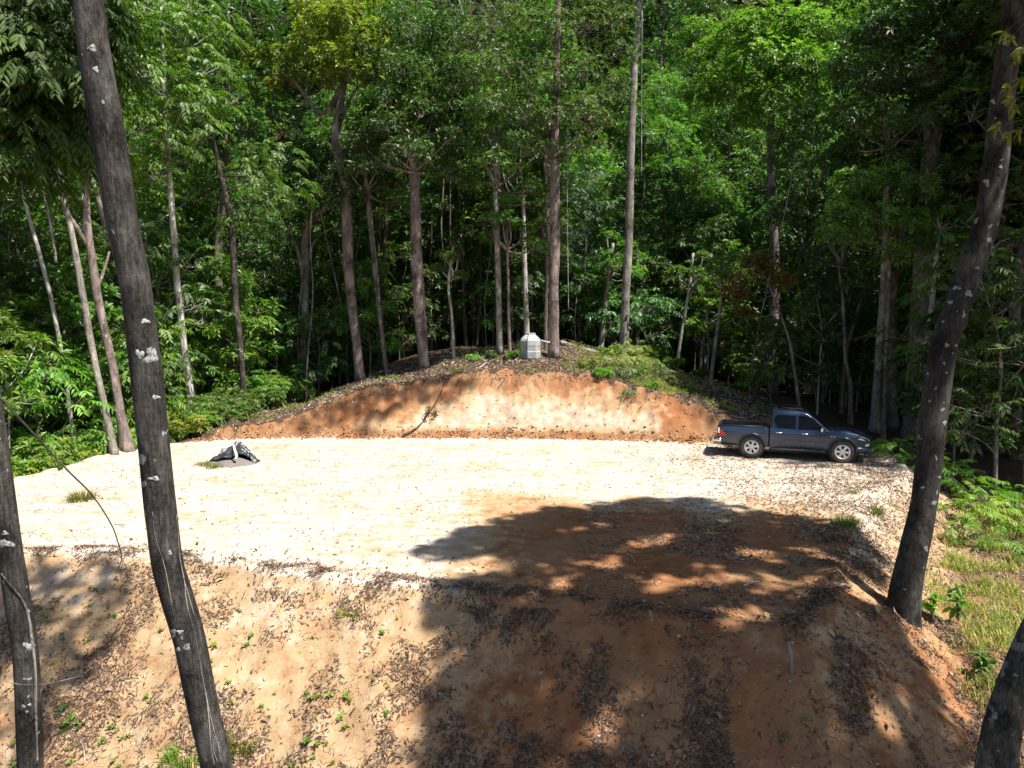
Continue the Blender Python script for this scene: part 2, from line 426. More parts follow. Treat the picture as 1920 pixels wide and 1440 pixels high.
# normals from the whole sheet so the pieces shade as one
fn = np.cross(V[Q[:, 2]]-V[Q[:, 0]], V[Q[:, 3]]-V[Q[:, 1]])
vn = np.zeros_like(V)
for c in range(4): np.add.at(vn, Q[:, c], fn)
vn /= np.linalg.norm(vn, axis=1)[:, None]
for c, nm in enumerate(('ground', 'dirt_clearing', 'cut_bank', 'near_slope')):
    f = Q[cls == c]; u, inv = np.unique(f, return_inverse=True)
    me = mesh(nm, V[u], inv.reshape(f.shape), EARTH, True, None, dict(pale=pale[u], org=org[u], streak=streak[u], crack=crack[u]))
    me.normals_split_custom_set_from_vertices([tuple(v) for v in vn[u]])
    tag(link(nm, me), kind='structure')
# ------------------------------------------------------------ leaves
def unit(a): return a/(np.linalg.norm(a, axis=-1, keepdims=True)+1e-9)
def basis(D):
    ref = np.where(np.abs(D[:, 2:3]) < .9, np.array([[0, 0, 1.]]), np.array([[1., 0, 0]]))
    U = unit(np.cross(D, ref)); return U, np.cross(D, U)
def leaves(C, A, N, L, Wd, fold=.12, droop=.15, fine=False):
    """one leaf per row: base C, axis A, face normal N, length L, width Wd"""
    n = len(C); L = np.broadcast_to(L, (n,))[:, None]; Wd = np.broadcast_to(Wd, (n,))[:, None]
    S = unit(np.cross(A, N)); N = np.cross(S, A)
    dz = np.array([0, 0, -1.])*droop*L
    if not fine:
        P = np.stack([C, C+A*L*.45+S*Wd*.5+N*Wd*fold, C+A*L+dz, C+A*L*.45-S*Wd*.5+N*Wd*fold], 1)
        b = np.arange(n)[:, None]*4
        return P.reshape(-1, 3), np.concatenate([b+np.array([[0, 1, 2]]), b+np.array([[0, 2, 3]])]), 2
    m1 = C+A*L*.5+dz*.25
    P = np.stack([C, C+A*L*.28+S*Wd*.42+N*Wd*fold, C+A*L*.62+S*Wd*.46+N*Wd*fold+dz*.4, C+A*L+dz,
                  C+A*L*.62-S*Wd*.46+N*Wd*fold+dz*.4, C+A*L*.28-S*Wd*.42+N*Wd*fold, m1], 1)
    b = np.arange(n)[:, None]*7
    q = [[0, 1, 6], [1, 2, 6], [2, 3, 6], [3, 4, 6], [4, 5, 6], [5, 0, 6]]
    return P.reshape(-1, 3), np.concatenate([b+np.array([r]) for r in q]), 6
class Leafy:
    def __init__(s, seed=0): s.r = np.random.default_rng(seed); s.mb = MB(); s.tw = []
    def put(s, C, A, N, L, Wd, var, fine=False, **k):
        V, F, m = leaves(C, A, N, L, Wd, fine=fine, **k)
        s.mb.add(V, F, np.tile(var, m))
    def rosettes(s, C, D, k=7, L=.2, Wd=.07, spread=(.7, 1.5), tone=None, fine=False, droop=.2):
        r = s.r; n = len(C)
        U, W_ = basis(D); C = np.repeat(C, k, 0); Dk = np.repeat(D, k, 0); U = np.repeat(U, k, 0); W_ = np.repeat(W_, k, 0)
        ph = np.tile(np.arange(k)*2.4, n)+r.uniform(0, 6.3, n).repeat(k)+r.normal(0, .25, n*k)
        th = r.uniform(*spread, n*k)
        A = Dk*np.cos(th)[:, None]+(U*np.cos(ph)[:, None]+W_*np.sin(ph)[:, None])*np.sin(th)[:, None]
        A = unit(A+r.normal(0, .12, A.shape))
        Nn = unit(.8*Dk+.75*np.array([0, 0, 1.])+r.normal(0, .3, A.shape))
        t = r.uniform(0, 1, n).repeat(k)*.5+r.uniform(0, .5, n*k) if tone is None else np.clip(np.repeat(tone, k)+r.normal(0, .16, n*k), 0, .98)
        t = np.where(r.random(n*k) < .012, .995, np.minimum(t, .98))
        Ls = L*r.uniform(.65, 1.25, n*k)
        s.put(C+A*L*.08, A, Nn, Ls, Wd*Ls/L, t, fine, droop=droop)
    def sprays(s, C, D, length=.9, pairs=7, L=.22, Wd=.07, hang=.9, tone=None, fine=False):
        """drooping feathered sprays: leaflets in pairs along a thin arching stalk"""
        r = s.r; n = len(C)
        u = np.linspace(.15, 1, pairs)
        lens = length*r.uniform(.7, 1.2, n)
        D = unit(D); side = unit(np.cross(D, np.array([0, 0, 1.]))+r.normal(0, .1, D.shape))
        P = C[:, None]+D[:, None]*(u[None, :, None]*lens[:, None, None])+np.array([0, 0, -1.])*(hang*.55*lens)[:, None, None]*(u**2)[None, :, None]
        T = unit(D[:, None]+np.array([0, 0, -1.])*(hang*1.1)*u[None, :, None])
        t0 = r.uniform(.1, .8, n) if tone is None else tone
        for sg in (-1, 1):
            A = unit(T*.55+sg*side[:, None]*.8+np.array([0, 0, -.35*hang])+r.normal(0, .12, T.shape))
            Nn = unit(np.cross(T, side[:, None]*np.ones_like(T))*1.0+np.array([0, 0, .6])+r.normal(0, .2, T.shape))
            m = n*pairs
            tt = np.clip(np.repeat(t0, pairs)+r.normal(0, .13, m), 0, .98)
            Ls = (L*(1-.35*np.abs(u-.5))[None, :]*r.uniform(.8, 1.15, (n, pairs))).ravel()
            s.put(P.reshape(-1, 3), A.reshape(-1, 3), Nn.reshape(-1, 3), Ls, Wd*Ls/L, tt, fine, droop=.25)
    def twigs(s, a, b, r0=.012):
        for p, q in zip(a, b): s.tw.append((p, q, r0))
    def clump(s, c, rad, n, style='rosette', up=.6, low=-.45, **k):
        """twig ends over an uneven ellipsoid; more of them on its upper, outer side"""
        r = s.r; u = unit(r.normal(0, 1, (int(n*1.7)+4, 3))); u = u[u[:, 2] > low][:n]
        rr = r.uniform(.42, 1.0, len(u))**.6*(1+.25*np.sin(u[:, 0]*4+r.uniform(0, 6))*np.cos(u[:, 1]*5))
        P = c+u*np.asarray(rad)*rr[:, None]
        Dr = unit(u+np.array([0, 0, up])+r.normal(0, .25, u.shape))
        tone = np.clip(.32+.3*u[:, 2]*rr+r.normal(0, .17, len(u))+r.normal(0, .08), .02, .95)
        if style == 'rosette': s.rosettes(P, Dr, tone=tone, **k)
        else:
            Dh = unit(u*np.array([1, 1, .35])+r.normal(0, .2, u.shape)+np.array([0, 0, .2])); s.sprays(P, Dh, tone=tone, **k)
        m = min(6, len(P)); s.twigs(np.repeat(c[None]-np.array([[0, 0, .2*np.mean(rad)]]), m, 0), P[:m], .006+.012*np.mean(rad))
    def crown(s, name, mat, parent): return s.mb.build(name, mat, parent, smooth=False)
    def twig_mesh(s, mb, sides=4):
        for p, q, r0 in s.tw:
            mid = (p+q)/2+s.r.normal(0, .12*np.linalg.norm(q-p), 3)*np.array([1, 1, .5])
            V, F = tube(resample(np.array([p, mid, q]), 5), np.linspace(r0, r0*.25, 5), sides, cap=False); mb.add(V, F)
def trunk_mesh(mb, P, R, n=28, sides=14, seed=0, rough=.06, flare=.5, fl_h=.7):
    Q = resample(np.asarray(P, float), n)
    r = np.interp(np.linspace(0, 1, n), np.linspace(0, 1, len(R)), R)
    hgt = Q[:, 2]-Q[0, 2]
    g = np.random.default_rng(seed); ph = g.uniform(0, 6, 6)
    fl = flare*np.exp(-np.maximum(hgt, 0)/fl_h)
    def wob(i, th):
        z = hgt[i]
        return rough*(np.sin(2*th+ph[0]+z*.7)*.6+np.sin(3*th+ph[1]-z*1.1)*.5+np.sin(z*2.3+ph[2]+th)*.5+.4*np.sin(z*5.1+ph[3]+2*th))+fl[i]*(.55+.45*np.sin(th*5+ph[4]))
    V, F = tube(Q, r, sides, True, wob); mb.add(V, F); return Q, r
def limb(mb, a, b, r0, r1, g, sag=.12, n=9, sides=7):
    d = np.linalg.norm(b-a); m = a*.5+b*.5+g.normal(0, sag*d, 3)*np.array([1, 1, .4])+np.array([0, 0, -.06*d])
    P = resample(np.array([a, m, b]), n); V, F = tube(P, np.linspace(r0, r1, n), sides, True); mb.add(V, F); return P

# ------------------------------------------------------------ trees of the kinds that repeat
def proto_tree(kind, seed, hgt, crown_z, crad, nclump, per, leafm, barkm, rad, style='rosette', name='forest_tree', **k):
    g = np.random.default_rng(seed); root = thing(name, (0, 0, -500), 'tree', 'tree')
    mb = MB(); b = g.normal(0, .025*hgt, (3, 2))
    P = [[0, 0, -.6], [b[0, 0]*.4, b[0, 1]*.4, hgt*.3], [b[1, 0], b[1, 1], hgt*.62], [b[2, 0], b[2, 1], hgt*.93]]
    Q, r = trunk_mesh(mb, P, [rad, rad*.85, rad*.6, rad*.2], 22, 9, seed)
    lf = Leafy(seed+50)
    for i in range(nclump):
        f = (i+.5)/nclump; z = crown_z+(hgt-crown_z)*f
        a = i*2.4+g.uniform(-.5, .5); taper = math.sin(math.pi*min(1, .18+.8*f))**.7
        d = crad*taper*g.uniform(.35, 1.0) if i < nclump-2 else crad*.2
        c = np.array([Q[-1, 0]*f+math.cos(a)*d, Q[-1, 1]*f+math.sin(a)*d, z+g.normal(0, .3)])
        k0 = np.argmin(np.abs(Q[:, 2]-(z-.45*d-.3))); limb(mb, Q[k0], c, max(.02, r[k0]*.4), .015, g)
        s = crad*g.uniform(.28, .46)
        lf.clump(c, (s, s, s*.62), per, style, **k)
    lf.twig_mesh(mb, 3)
    mb.build('trunk', barkm, root); lf.crown('crown', leafm, root)
    return root
def proto_shrub(seed, hgt, rad, n, leafm, barkm, style='rosette', name='shrub', cat='shrub', **k):
    g = np.random.default_rng(seed); root = thing(name, (0, 0, -500), cat, cat); mb = MB(); lf = Leafy(seed+9)
    for i in range(n):
        a = g.uniform(0, 6.3); d = rad*math.sqrt(g.random())*.9
        c = np.array([math.cos(a)*d, math.sin(a)*d, hgt*g.uniform(.3, .9)*(1-.35*d/rad)])
        limb(mb, np.array([c[0]*.2, c[1]*.2, -.15]), c, .012+.008*hgt, .006, g, sides=4, n=6)
        s = rad*g.uniform(.3, .5); lf.clump(c, (s, s, s*.7), k.get('per', 26), style, **{q: v for q, v in k.items() if q != 'per'})
    lf.twig_mesh(mb, 3); mb.build('stem', barkm, root); lf.crown('crown', leafm, root)
    return root
TALL = [proto_tree('tall', 11, 21, 10.5, 4.2, 26, 46, LM['dark'], BK['brown'], .24, k=8, L=.34, Wd=.12),
        proto_tree('tall', 12, 18, 8.5, 3.8, 24, 46, LM['mid'], BK['grey'], .2, k=8, L=.32, Wd=.12),
        proto_tree('tall', 13, 24, 13, 4.6, 28, 44, LM['blue'], BK['brown'], .27, k=8, L=.34, Wd=.13),
        proto_tree('tall', 14, 19, 7.5, 3.6, 26, 14, LM['mid'], BK['pale'], .18, style='spray', length=1.0, pairs=7, L=.3, Wd=.11)]
MIDT = [proto_tree('mid', 21, 10.5, 3.6, 2.8, 20, 44, LM['mid'], BK['brown'], .1, k=7, L=.27, Wd=.1),
        proto_tree('mid', 22, 9, 3.0, 2.5, 18, 14, LM['bright'], BK['grey'], .08, style='spray', length=.9, pairs=7, L=.26, Wd=.09),
        proto_tree('mid', 23, 12, 4.5, 3.0, 20, 44, LM['blue'], BK['brown'], .11, k=7, L=.27, Wd=.1)]
SMALL = [proto_tree('small', 31, 5.2, 1.6, 1.7, 12, 34, LM['mid'], BK['grey'], .04, k=7, L=.25, Wd=.1, name='sapling'),
         proto_tree('small', 32, 6.5, 2.4, 1.6, 11, 30, LM['bright'], BK['pale'], .045, k=6, L=.27, Wd=.11, name='sapling'),
         proto_tree('small', 33, 4.2, 1.2, 1.5, 11, 12, LM['mid'], BK['brown'], .035, style='spray', length=.8, pairs=7, L=.22, Wd=.075, name='sapling')]
SHRUB = [proto_shrub(41, 1.9, 1.3, 12, LM['bright'], BK['brown'], k=7, L=.2, Wd=.085),
         proto_shrub(42, 1.4, 1.1, 10, LM['mid'], BK['brown'], k=7, L=.19, Wd=.08),
         proto_shrub(43, 2.4, 1.5, 13, LM['mid'], BK['brown'], style='spray', per=12, length=.7, pairs=7, L=.2, Wd=.07),
         proto_shrub(44, .7, .6, 6, LM['bright'], BK['brown'], k=6, L=.16, Wd=.06)]
PROTOS = TALL+MIDT+SMALL+SHRUB

# ------------------------------------------------------------ the trees one can single out
def hero(name, label, px, wpx, barkm, Y=None, top=None, sides=14, crown=None, leafm=None, n=34, forks=(), cl_per=40, leafk=None, style='rosette', high=None, rough=.05, flare=.45, fl_h=.7, seed=1, cat='tree', fine=False, extra=None, twig=True):
    """px: trunk as (x, y) from the foot up; wpx: widths there; crown: clumps (x, y, radius px, dY) at the tree's own distance;
    high: (height, radius, clumps) of a crown on the trunk's top; forks: ((index along trunk 0..1), [(x, y)...], w0, w1)"""
    if Y is None:
        g0 = ground_at(*px[0]); Y = g0[1]; base = g0
    else:
        base = at(*px[0], Y)
        base = np.array([base[0], Y, min(base[2], Hs(base[0], Y))])
    g = np.random.default_rng(seed); root = thing(name, base, label, cat)
    P = np.array([at(a, b, Y) for a, b in px]); sc = Y/FPX
    if Y < 20 and not np.isscalar(wpx): wpx = [q*.91 for q in wpx]
    R = np.array(wpx, float)*.5*sc if not np.isscalar(wpx) else np.linspace(wpx, wpx*.75, len(px))*.5*sc
    if P[0, 2] > base[2]+.05:   # the foot is out of sight: run it down to the ground
        dirn = (P[0]-P[1]); dirn = dirn/max(1e-6, -dirn[2]); foot = P[0]+dirn*(P[0, 2]-Hs(P[0, 0], P[0, 1]))*.9
        foot[2] = Hs(foot[0], foot[1]); P = np.vstack([foot, P]); R = np.concatenate([[R[0]*1.08], R])
        root.location = tuple(foot); base = foot
    P[0, 2] -= .5 if Y < 20 else .15
    if top:   # goes on above the frame
        d = P[-1]-P[-2]; d = d/d[2]; k = top-P[-1, 2]
        q = P[-1]+d*k*np.array([.7, .7, 1])+np.array([0, g.normal(0, .2), 0]); P = np.vstack([P, q]); R = np.concatenate([R, [R[-1]*(.3 if top < 10 else .55)]])
    P = P-base
    mb = MB(); t = np.concatenate([[0], np.cumsum(np.linalg.norm(np.diff(P, axis=0), axis=1))]); t /= t[-1]
    Q = resample(P, n); r = np.interp(np.linspace(0, 1, n), t, R)
    Q, r = trunk_mesh(mb, Q, r, n, sides, seed, rough, flare, fl_h)
    lf = Leafy(seed+100); ends = []
    mb2 = MB()
    for f, pts, w0, w1 in forks:
        a = Q[int(f*(n-1))]; dy = g.uniform(-.6, .6)
        pp = np.vstack([a, [at(u, v, Y)-base+np.array([0, dy*(i+1)/len(pts), 0]) for i, (u, v) in enumerate(pts)]])
        m = 14; V, F = tube(resample(pp, m), np.linspace(w0, w1, m)*.5*sc, 8, True, lambda i, th: .05*np.sin(3*th+i)); mb2.add(V, F)
        br = mb2.build('branch', barkm, root); mb2 = MB(); ends.append(pp[-1])
    lk = dict(k=7, L=.22, Wd=.085) if style == 'rosette' else dict(length=.8, pairs=7, L=.26, Wd=.085, hang=1.1)
    lk.update(leafk or {})
    for (cx, cy, cr, dY) in (crown or []):
        c = at(cx, cy, Y+dY)-base; s = cr*(Y+dY)/FPX
        cand = np.vstack([Q[n//3:]]+[np.array(ends)] if ends else [Q[n//3:]])
        a = cand[np.argmin(np.linalg.norm(cand-c+np.array([0, 0, .5]), axis=1))]
        if twig: limb(mb, a, c, .02+.012*s, .012, g, sides=5, n=7)
        lf.clump(c, (s, s*1.1, s*.75), int(1.75*cl_per*max(.4, s*s)), style, fine=fine, **lk)
    if high:
        hh, rad, m = high
        for i in range(m):
            a = i*2.4; f = (i+.5)/m; d = rad*math.sqrt(g.random())*(1-.5*f)
            c = Q[-1]+np.array([math.cos(a)*d, math.sin(a)*d, -hh*.3+hh*f+g.normal(0, .2)]); limb(mb, Q[-1]-np.array([0, 0, .5+.2*d]), c, .06, .02, g)
            s = rad*g.uniform(.28, .42); lf.clump(c, (s, s, s*.6), int(1.4*cl_per*max(.5, s*s)), style, **lk)
    if extra: extra(lf, Q, base, mb)
    lf.twig_mesh(mb, 3)
    mb.build('trunk', barkm, root)
    if lf.mb.n: lf.crown('crown', leafm, root)
    return root, Q, r, base
HERO = []
def h(*a, **k):
    o = hero(*a, **k); HERO.append(o); return o
B = BK
big_left = h('forest_tree', 'big dark near trunk with white lichen leaning over the slope, bent near its foot', [(410, 1470), (407, 1440), (389, 1360), (372, 1280), (356, 1200), (332, 1120), (314, 1060), (306, 1000), (301, 960), (285, 800), (267, 640), (243, 480), (235, 450), (219, 350), (203, 250), (186, 150), (170, 40), (163, -20)], [62, 62, 61, 62, 62, 65, 62, 61, 62, 62, 61, 59, 60, 62, 63, 60, 56, 54], B['near'], Y=6.4, top=11.5, sides=30, n=90, rough=.025, flare=.15, seed=3,
  leafm=LM['dark'], cl_per=20, crown=None, extra=None)
left_edge = h('forest_tree', 'dark near trunk wrapped by a hairy vine, white lichen bands, cut by the picture edge', [(58, 1480), (56, 1400), (52, 1280), (45, 1200), (32, 1120), (20, 1040), (9, 960), (-12, 800), (-40, 620)], [48, 48, 48, 47, 47, 46, 46, 44, 40], B['near'], Y=6.9, top=10.5, sides=26, n=60, rough=.035, flare=.1, seed=4)
right_near = h('forest_tree', 'tall dark curved trunk speckled with white lichen at the clearing corner, foot in red soil', [(1692, 1152), (1699, 1100), (1712, 1040), (1729, 960), (1740, 880), (1748, 800), (1759, 720), (1772, 640), (1801, 560), (1829, 480), (1840, 450), (1861, 350), (1873, 250), (1886, 130), (1905, 0)], [68, 59, 55, 50, 50, 53, 52, 50, 49, 47, 46, 45, 44, 41, 41], B['near'], top=12.8, sides=30, n=80, rough=.03, flare=.28, fl_h=.45, seed=5)
h('forest_tree', 'mottled grey near trunk with mossy foot at the lower corner beside the bare slope', [(1858, 1520), (1868, 1440), (1886, 1340), (1918, 1240), (1964, 1140), (2020, 1020)], [86, 80, 66, 58, 54, 50], B['moss'], Y=8.6, top=10.5, sides=28, n=50, rough=.05, flare=.2, seed=6)
h('forest_tree', 'white slender leaning trunk deep in the bright bushes at the far left', [(131, 772), (118, 680), (100, 580), (78, 490), (58, 420), (36, 340), (18, 270)], 8, B['pale'], Y=27, top=12.5, seed=7, high=(3, 2, 8), leafm=LM['mid'], sides=9)
h('forest_tree', 'thin pale trunk behind the white slender leaning one', [(122, 640), (112, 560), (98, 440), (80, 350), (50, 250)], 6, B['pale'], Y=30, top=12.5, seed=8, high=(3, 1.8, 7), leafm=LM['mid'], sides=8)
h('forest_tree', 'lichen-mottled slim trunk just left of the forked brown one', [(216, 852), (200, 780), (182, 700), (163, 600), (150, 520), (135, 440), (118, 360)], [15, 12, 12, 12, 11, 10, 9], B['grey'], top=12, seed=9, high=(3, 2, 8), leafm=LM['mid'])
h('forest_tree', 'smooth brown trunk with a high fork at the left edge of the clearing', [(238, 840), (226, 780), (212, 690), (196, 620), (184, 560), (170, 470), (163, 425), (162, 360), (156, 280)], [23, 17, 15, 14, 15, 13, 15, 9, 7], B['red'], Y=26.3, top=12.5, seed=10, high=(3, 2.2, 8), leafm=LM['mid'], forks=[(.62, [(148, 428), (133, 400), (122, 350)], 11, 6), (.5, [(188, 510), (194, 470)], 7, 4)])
h('forest_tree', 'straight pale trunk with red-stained foot and drooping bright leaves', [(363, 812), (357, 740), (346, 660), (337, 580), (330, 500), (324, 420), (318, 330), (311, 230), (306, 120), (303, 0)], [16, 14, 12, 12, 12, 11, 10, 9, 9, 8], B['pale'], top=15, seed=11, leafm=LM['bright'], style='spray', cl_per=20,
  crown=[(290, 330, 44, -1), (245, 120, 55, -2), (235, 50, 50, -1), (340, 70, 55, -.6), (380, 130, 50, -1), (285, 160, 50, -2), (345, 195, 48, -1.5), (400, 60, 45, 0), (265, 240, 42, -2), (320, 270, 36, -1.5), (395, 190, 40, -.8), (250, 5, 50, 0), (350, 10, 45, -1), (385, 250, 30, -1), (300, 20, 45, .6)])
h('forest_tree', 'thin bare stem close beside the straight pale trunk with red-stained foot', [(372, 802), (366, 740), (358, 680), (346, 630), (342, 560)], 7, B['grey'], top=6, seed=12, high=(2, 1.2, 5), leafm=LM['mid'], sides=8)
h('forest_tree', 'dark lichened trunk with white forked bare top at the left of the clearing', [(460, 782), (456, 720), (450, 640), (441, 560), (437, 470), (430, 400), (417, 340), (402, 270), (394, 225)], [12, 11, 11, 12, 12, 11, 9, 7, 6], B['dark'], Y=33, seed=13, forks=[(.97, [(412, 205), (440, 185), (447, 165)], 8, 4), (.9, [(375, 225), (350, 205)], 7, 3)], leafm=LM['mid'],
  crown=[(470, 330, 45, 0), (520, 300, 50, .5), (500, 380, 50, 1), (450, 420, 40, 1), (360, 300, 34, 1), (540, 350, 45, 1)], style='spray', cl_per=13)
h('forest_tree', 'reddish forked tree with a yellow-green crown at the left end of the bank', [(676, 712), (668, 640), (655, 520), (650, 420), (646, 330), (634, 290), (629, 250), (638, 190), (646, 150)], [16, 17, 19, 20, 19, 20, 15, 10, 7], B['red'], top=11, seed=14, leafm=LM['yellow'], cl_per=48, leafk=dict(L=.24, Wd=.1),
  forks=[(.74, [(600, 215), (572, 180), (548, 150), (510, 140)], 11, 3), (.84, [(655, 185), (668, 160)], 8, 4)],
  crown=[(600, 60, 48, -.5), (640, 40, 50, -1), (680, 90, 45, -1), (690, 140, 34, -1), (620, 110, 46, -1), (575, 95, 36, -.5), (655, 130, 34, -1), (590, 25, 40, 0), (700, 60, 30, -.5), (660, 10, 44, -.5), (545, 140, 24, -.3), (480, 120, 36, 0), (440, 140, 34, 0), (500, 165, 30, 0), (520, 105, 26, 0), (455, 95, 24, 0), (610, 150, 30, -.5), (690, 270, 26, -.5), (722, 285, 28, -.8), (735, 250, 26, 0)])
h('forest_tree', 'slim dark trunk with a pale stem climbing it on the rise', [(726, 702), (718, 640), (709, 560), (700, 470), (692, 390), (686, 310)], [7, 8, 9, 10, 10, 9], B['brown'], top=12, seed=15, high=(4, 2.4, 10), leafm=LM['dark'], forks=[(.12, [(714, 600), (710, 520), (702, 430), (700, 400)], 5, 3)])
h('forest_tree', 'thick reddish-brown trunk with a second pale stem hugging its side on the rise', [(797, 690), (790, 630), (784, 560), (781, 480), (779, 400), (776, 310)], [16, 19, 20, 21, 20, 18], B['red'], top=13, seed=16, leafm=LM['dark'], high=(5, 3.2, 16), cl_per=46, forks=[(.06, [(799, 640), (794, 560), (790, 470)], 7, 4)],
  crown=[(770, 60, 60, 1), (740, 130, 55, .5), (800, 140, 60, 1), (850, 60, 55, 1), (770, 210, 50, 0), (720, 190, 45, 0), (820, 210, 48, .6), (860, 150, 50, 1), (700, 240, 34, -.5), (790, 265, 40, -.5), (840, 270, 36, .5), (880, 230, 40, 1)])
h('forest_tree', 'thin white wavy stem alone against the dark forest on the rise', [(851, 672), (849, 620), (846, 580), (841, 545), (844, 500), (850, 460)], [6, 5, 5, 5, 4, 4], B['pale'], top=7.5, seed=17, high=(1.6, 1.1, 5), leafm=LM['mid'], sides=8, flare=.1)
h('forest_tree', 'straight grey-brown trunk left of the water tank', [(938, 662), (936, 600), (934, 520), (932, 440), (929, 340), (926, 240)], [13, 11, 11, 11, 10, 8], B['grey'], top=12, seed=18, high=(4, 2.4, 10), leafm=LM['mid'])
h('forest_tree', 'narrow brown trunk between the straight grey-brown trunk and the water tank', [(956, 664), (954, 600), (953, 520), (950, 430)], 6, B['red'], top=9, seed=19, high=(3, 1.6, 7), leafm=LM['mid'], sides=9)
h('forest_tree', 'white-blotched trunk right behind the water tank', [(988, 650), (987, 600), (985, 540), (983, 470)], [11, 10, 9, 9], B['pale'], Y=39, top=12, seed=20, high=(4, 2, 8), leafm=LM['dark'])
olive_tree = h('forest_tree', 'thick trunk beside the water tank under a fine-leaved olive crown', [(1039, 672), (1038, 620), (1038, 540), (1041, 450), (1040, 360), (1040, 270), (1043, 170), (1046, 60)], [21, 19, 19, 20, 18, 16, 13, 11], B['red'], top=22, seed=21, leafm=LM['olive'], cl_per=40, leafk=dict(L=.17, Wd=.06, k=8), flare=.6, fl_h=.35, rough=.07,
  forks=[(.5, [(1028, 330), (1020, 270), (985, 235), (950, 215)], 7, 3), (.52, [(1055, 285), (1085, 250), (1120, 240)], 6, 3), (.62, [(1010, 190), (960, 120), (900, 100)], 6, 2)],
  crown=[(1040, 230, 55, -1), (985, 220, 50, -1), (1100, 215, 55, -1), (1150, 170, 45, -.5), (930, 200, 48, -.5), (890, 150, 45, 0), (950, 130, 55, -1), (1020, 150, 55, -1.5), (1090, 140, 55, -1), (1150, 100, 48, 0), (890, 70, 48, 0), (950, 50, 55, -.5), (1030, 60, 58, -1), (1110, 50, 55, -.6), (1165, 40, 40, 0), (1010, 280, 34, -.8), (1075, 285, 36, -.8), (1125, 280, 26, -.5), (1170, 190, 26, -.5), (960, 0, 50, 0), (1050, -10, 55, 0), (1140, -5, 45, 0), (860, 110, 30, 0), (945, 270, 24, -.4)])
h('forest_tree', 'thin stem leaning on the back of the thick trunk by the water tank', [(1023, 668), (1023, 600), (1026, 520), (1026, 400), (1022, 300)], 8, B['brown'], Y=37, top=9, seed=22, high=(2, 1.5, 5), leafm=LM['olive'], sides=8)
h('forest_tree', 'slender grey stem behind the fallen log', [(1128, 642), (1134, 580), (1141, 520), (1150, 455)], [9, 8, 7, 6], B['grey'], Y=40.5, top=8, seed=23, high=(2.5, 1.6, 7), leafm=LM['mid'], sides=9)
tall_grey = h('forest_tree', 'tall clean grey trunk rising out of sight above the mound right of the olive crown', [(1170, 641), (1173, 560), (1178, 470), (1181, 360), (1184, 250), (1190, 120), (1199, 0)], [17, 15, 15, 15, 14, 13, 12], B['grey'], top=25, seed=24, high=(6, 4, 18), leafm=LM['dark'], cl_per=30)
h('forest_tree', 'very thin pale stem on the dark back of the mound', [(1274, 650), (1284, 590), (1294, 530), (1300, 470)], 6, B['pale'], Y=38, top=7, seed=25, high=(2, 1.4, 6), leafm=LM['mid'], sides=7)
h('forest_tree', 'thin grey stem at the right shoulder of the mound', [(1338, 668), (1346, 610), (1352, 550), (1354, 480)], 7, B['grey'], Y=36, top=7, seed=26, high=(2, 1.5, 6), leafm=LM['mid'], sides=7)
h('forest_tree', 'small grey forked tree on splayed roots behind the pickup', [(1518, 738), (1524, 700), (1527, 660), (1528, 635)], [20, 12, 11, 12], B['pale'], top=None, seed=27, flare=.8, fl_h=.5, leafm=LM['mid'], forks=[(.98, [(1521, 615), (1514, 590)], 7, 4), (.98, [(1534, 610), (1542, 580)], 7, 4)],
  crown=[(1520, 580, 36, 0), (1550, 560, 34, .4), (1490, 560, 32, .3), (1535, 600, 24, -.3)], cl_per=36, leafk=dict(L=.26, Wd=.07))
h('forest_tree', 'thin crooked trunk between the small forked tree and the mottled trunk behind the pickup', [(1595, 772), (1594, 720), (1586, 680), (1583, 620), (1580, 560), (1576, 480)], [8, 7, 7, 7, 6, 6], B['brown'], Y=32, top=8, seed=28, high=(3, 1.6, 6), leafm=LM['dark'], sides=9)
h('forest_tree', 'mottled grey-brown trunk in the shade behind the front of the pickup', [(1640, 802), (1643, 740), (1648, 660), (1656, 560), (1660, 460), (1662, 360)], [18, 15, 14, 14, 12, 11], B['grey'], Y=31, top=13, seed=29, high=(5, 2.6, 10), leafm=LM['dark'])
h('forest_tree', 'massive dark trunk in deep shade behind the curved lichen trunk', [(1705, 830), (1712, 740), (1722, 620), (1730, 500), (1740, 350), (1752, 150)], [30, 28, 30, 32, 30, 28], B['brown'], Y=30, top=17, seed=30, high=(6, 4.2, 18), leafm=LM['dark'], flare=.4, sides=18,
  crown=[(1640, 60, 60, -1), (1700, 30, 65, -1), (1640, 150, 58, -1), (1770, 80, 60, -1.5), (1720, 130, 55, -2), (1600, 220, 50, -1), (1660, 230, 50, -1.5), (1790, 180, 50, -1), (1600, 120, 46, -.5), (1830, 60, 50, 0), (1690, 300, 40, -1)])
h('forest_tree', 'thin white-stained stem in front of the massive dark trunk', [(1724, 812), (1730, 720), (1738, 640), (1748, 560), (1756, 480)], [11, 10, 9, 9, 8], B['pale'], Y=28.5, top=9, seed=31, high=(2, 1.4, 5), leafm=LM['dark'], sides=9)
h('forest_tree', 'dark leaning trunk in the black gap right of the mound', [(1425, 700), (1440, 660), (1462, 610), (1482, 560), (1500, 500)], 12, B['dark'], Y=37, top=9, seed=32, high=(3, 1.8, 7), leafm=LM['dark'], sides=9)
h('forest_tree', 'white branching tree leaning among dark leaves left of the reddish forked tree', [(572, 560), (574, 500), (572, 450), (578, 420), (600, 400), (622, 380), (638, 355)], [14, 14, 14, 13, 9, 7, 5], B['grey'], Y=40, seed=33, leafm=LM['dark'], forks=[(.5, [(545, 435), (520, 400), (505, 380)], 9, 3), (.45, [(600, 440), (640, 420)], 7, 3)],
  crown=[(530, 440, 40, 1), (600, 330, 45, 1), (560, 300, 40, 1), (650, 380, 36, 1), (520, 500, 40, .5)], style='spray', cl_per=13)
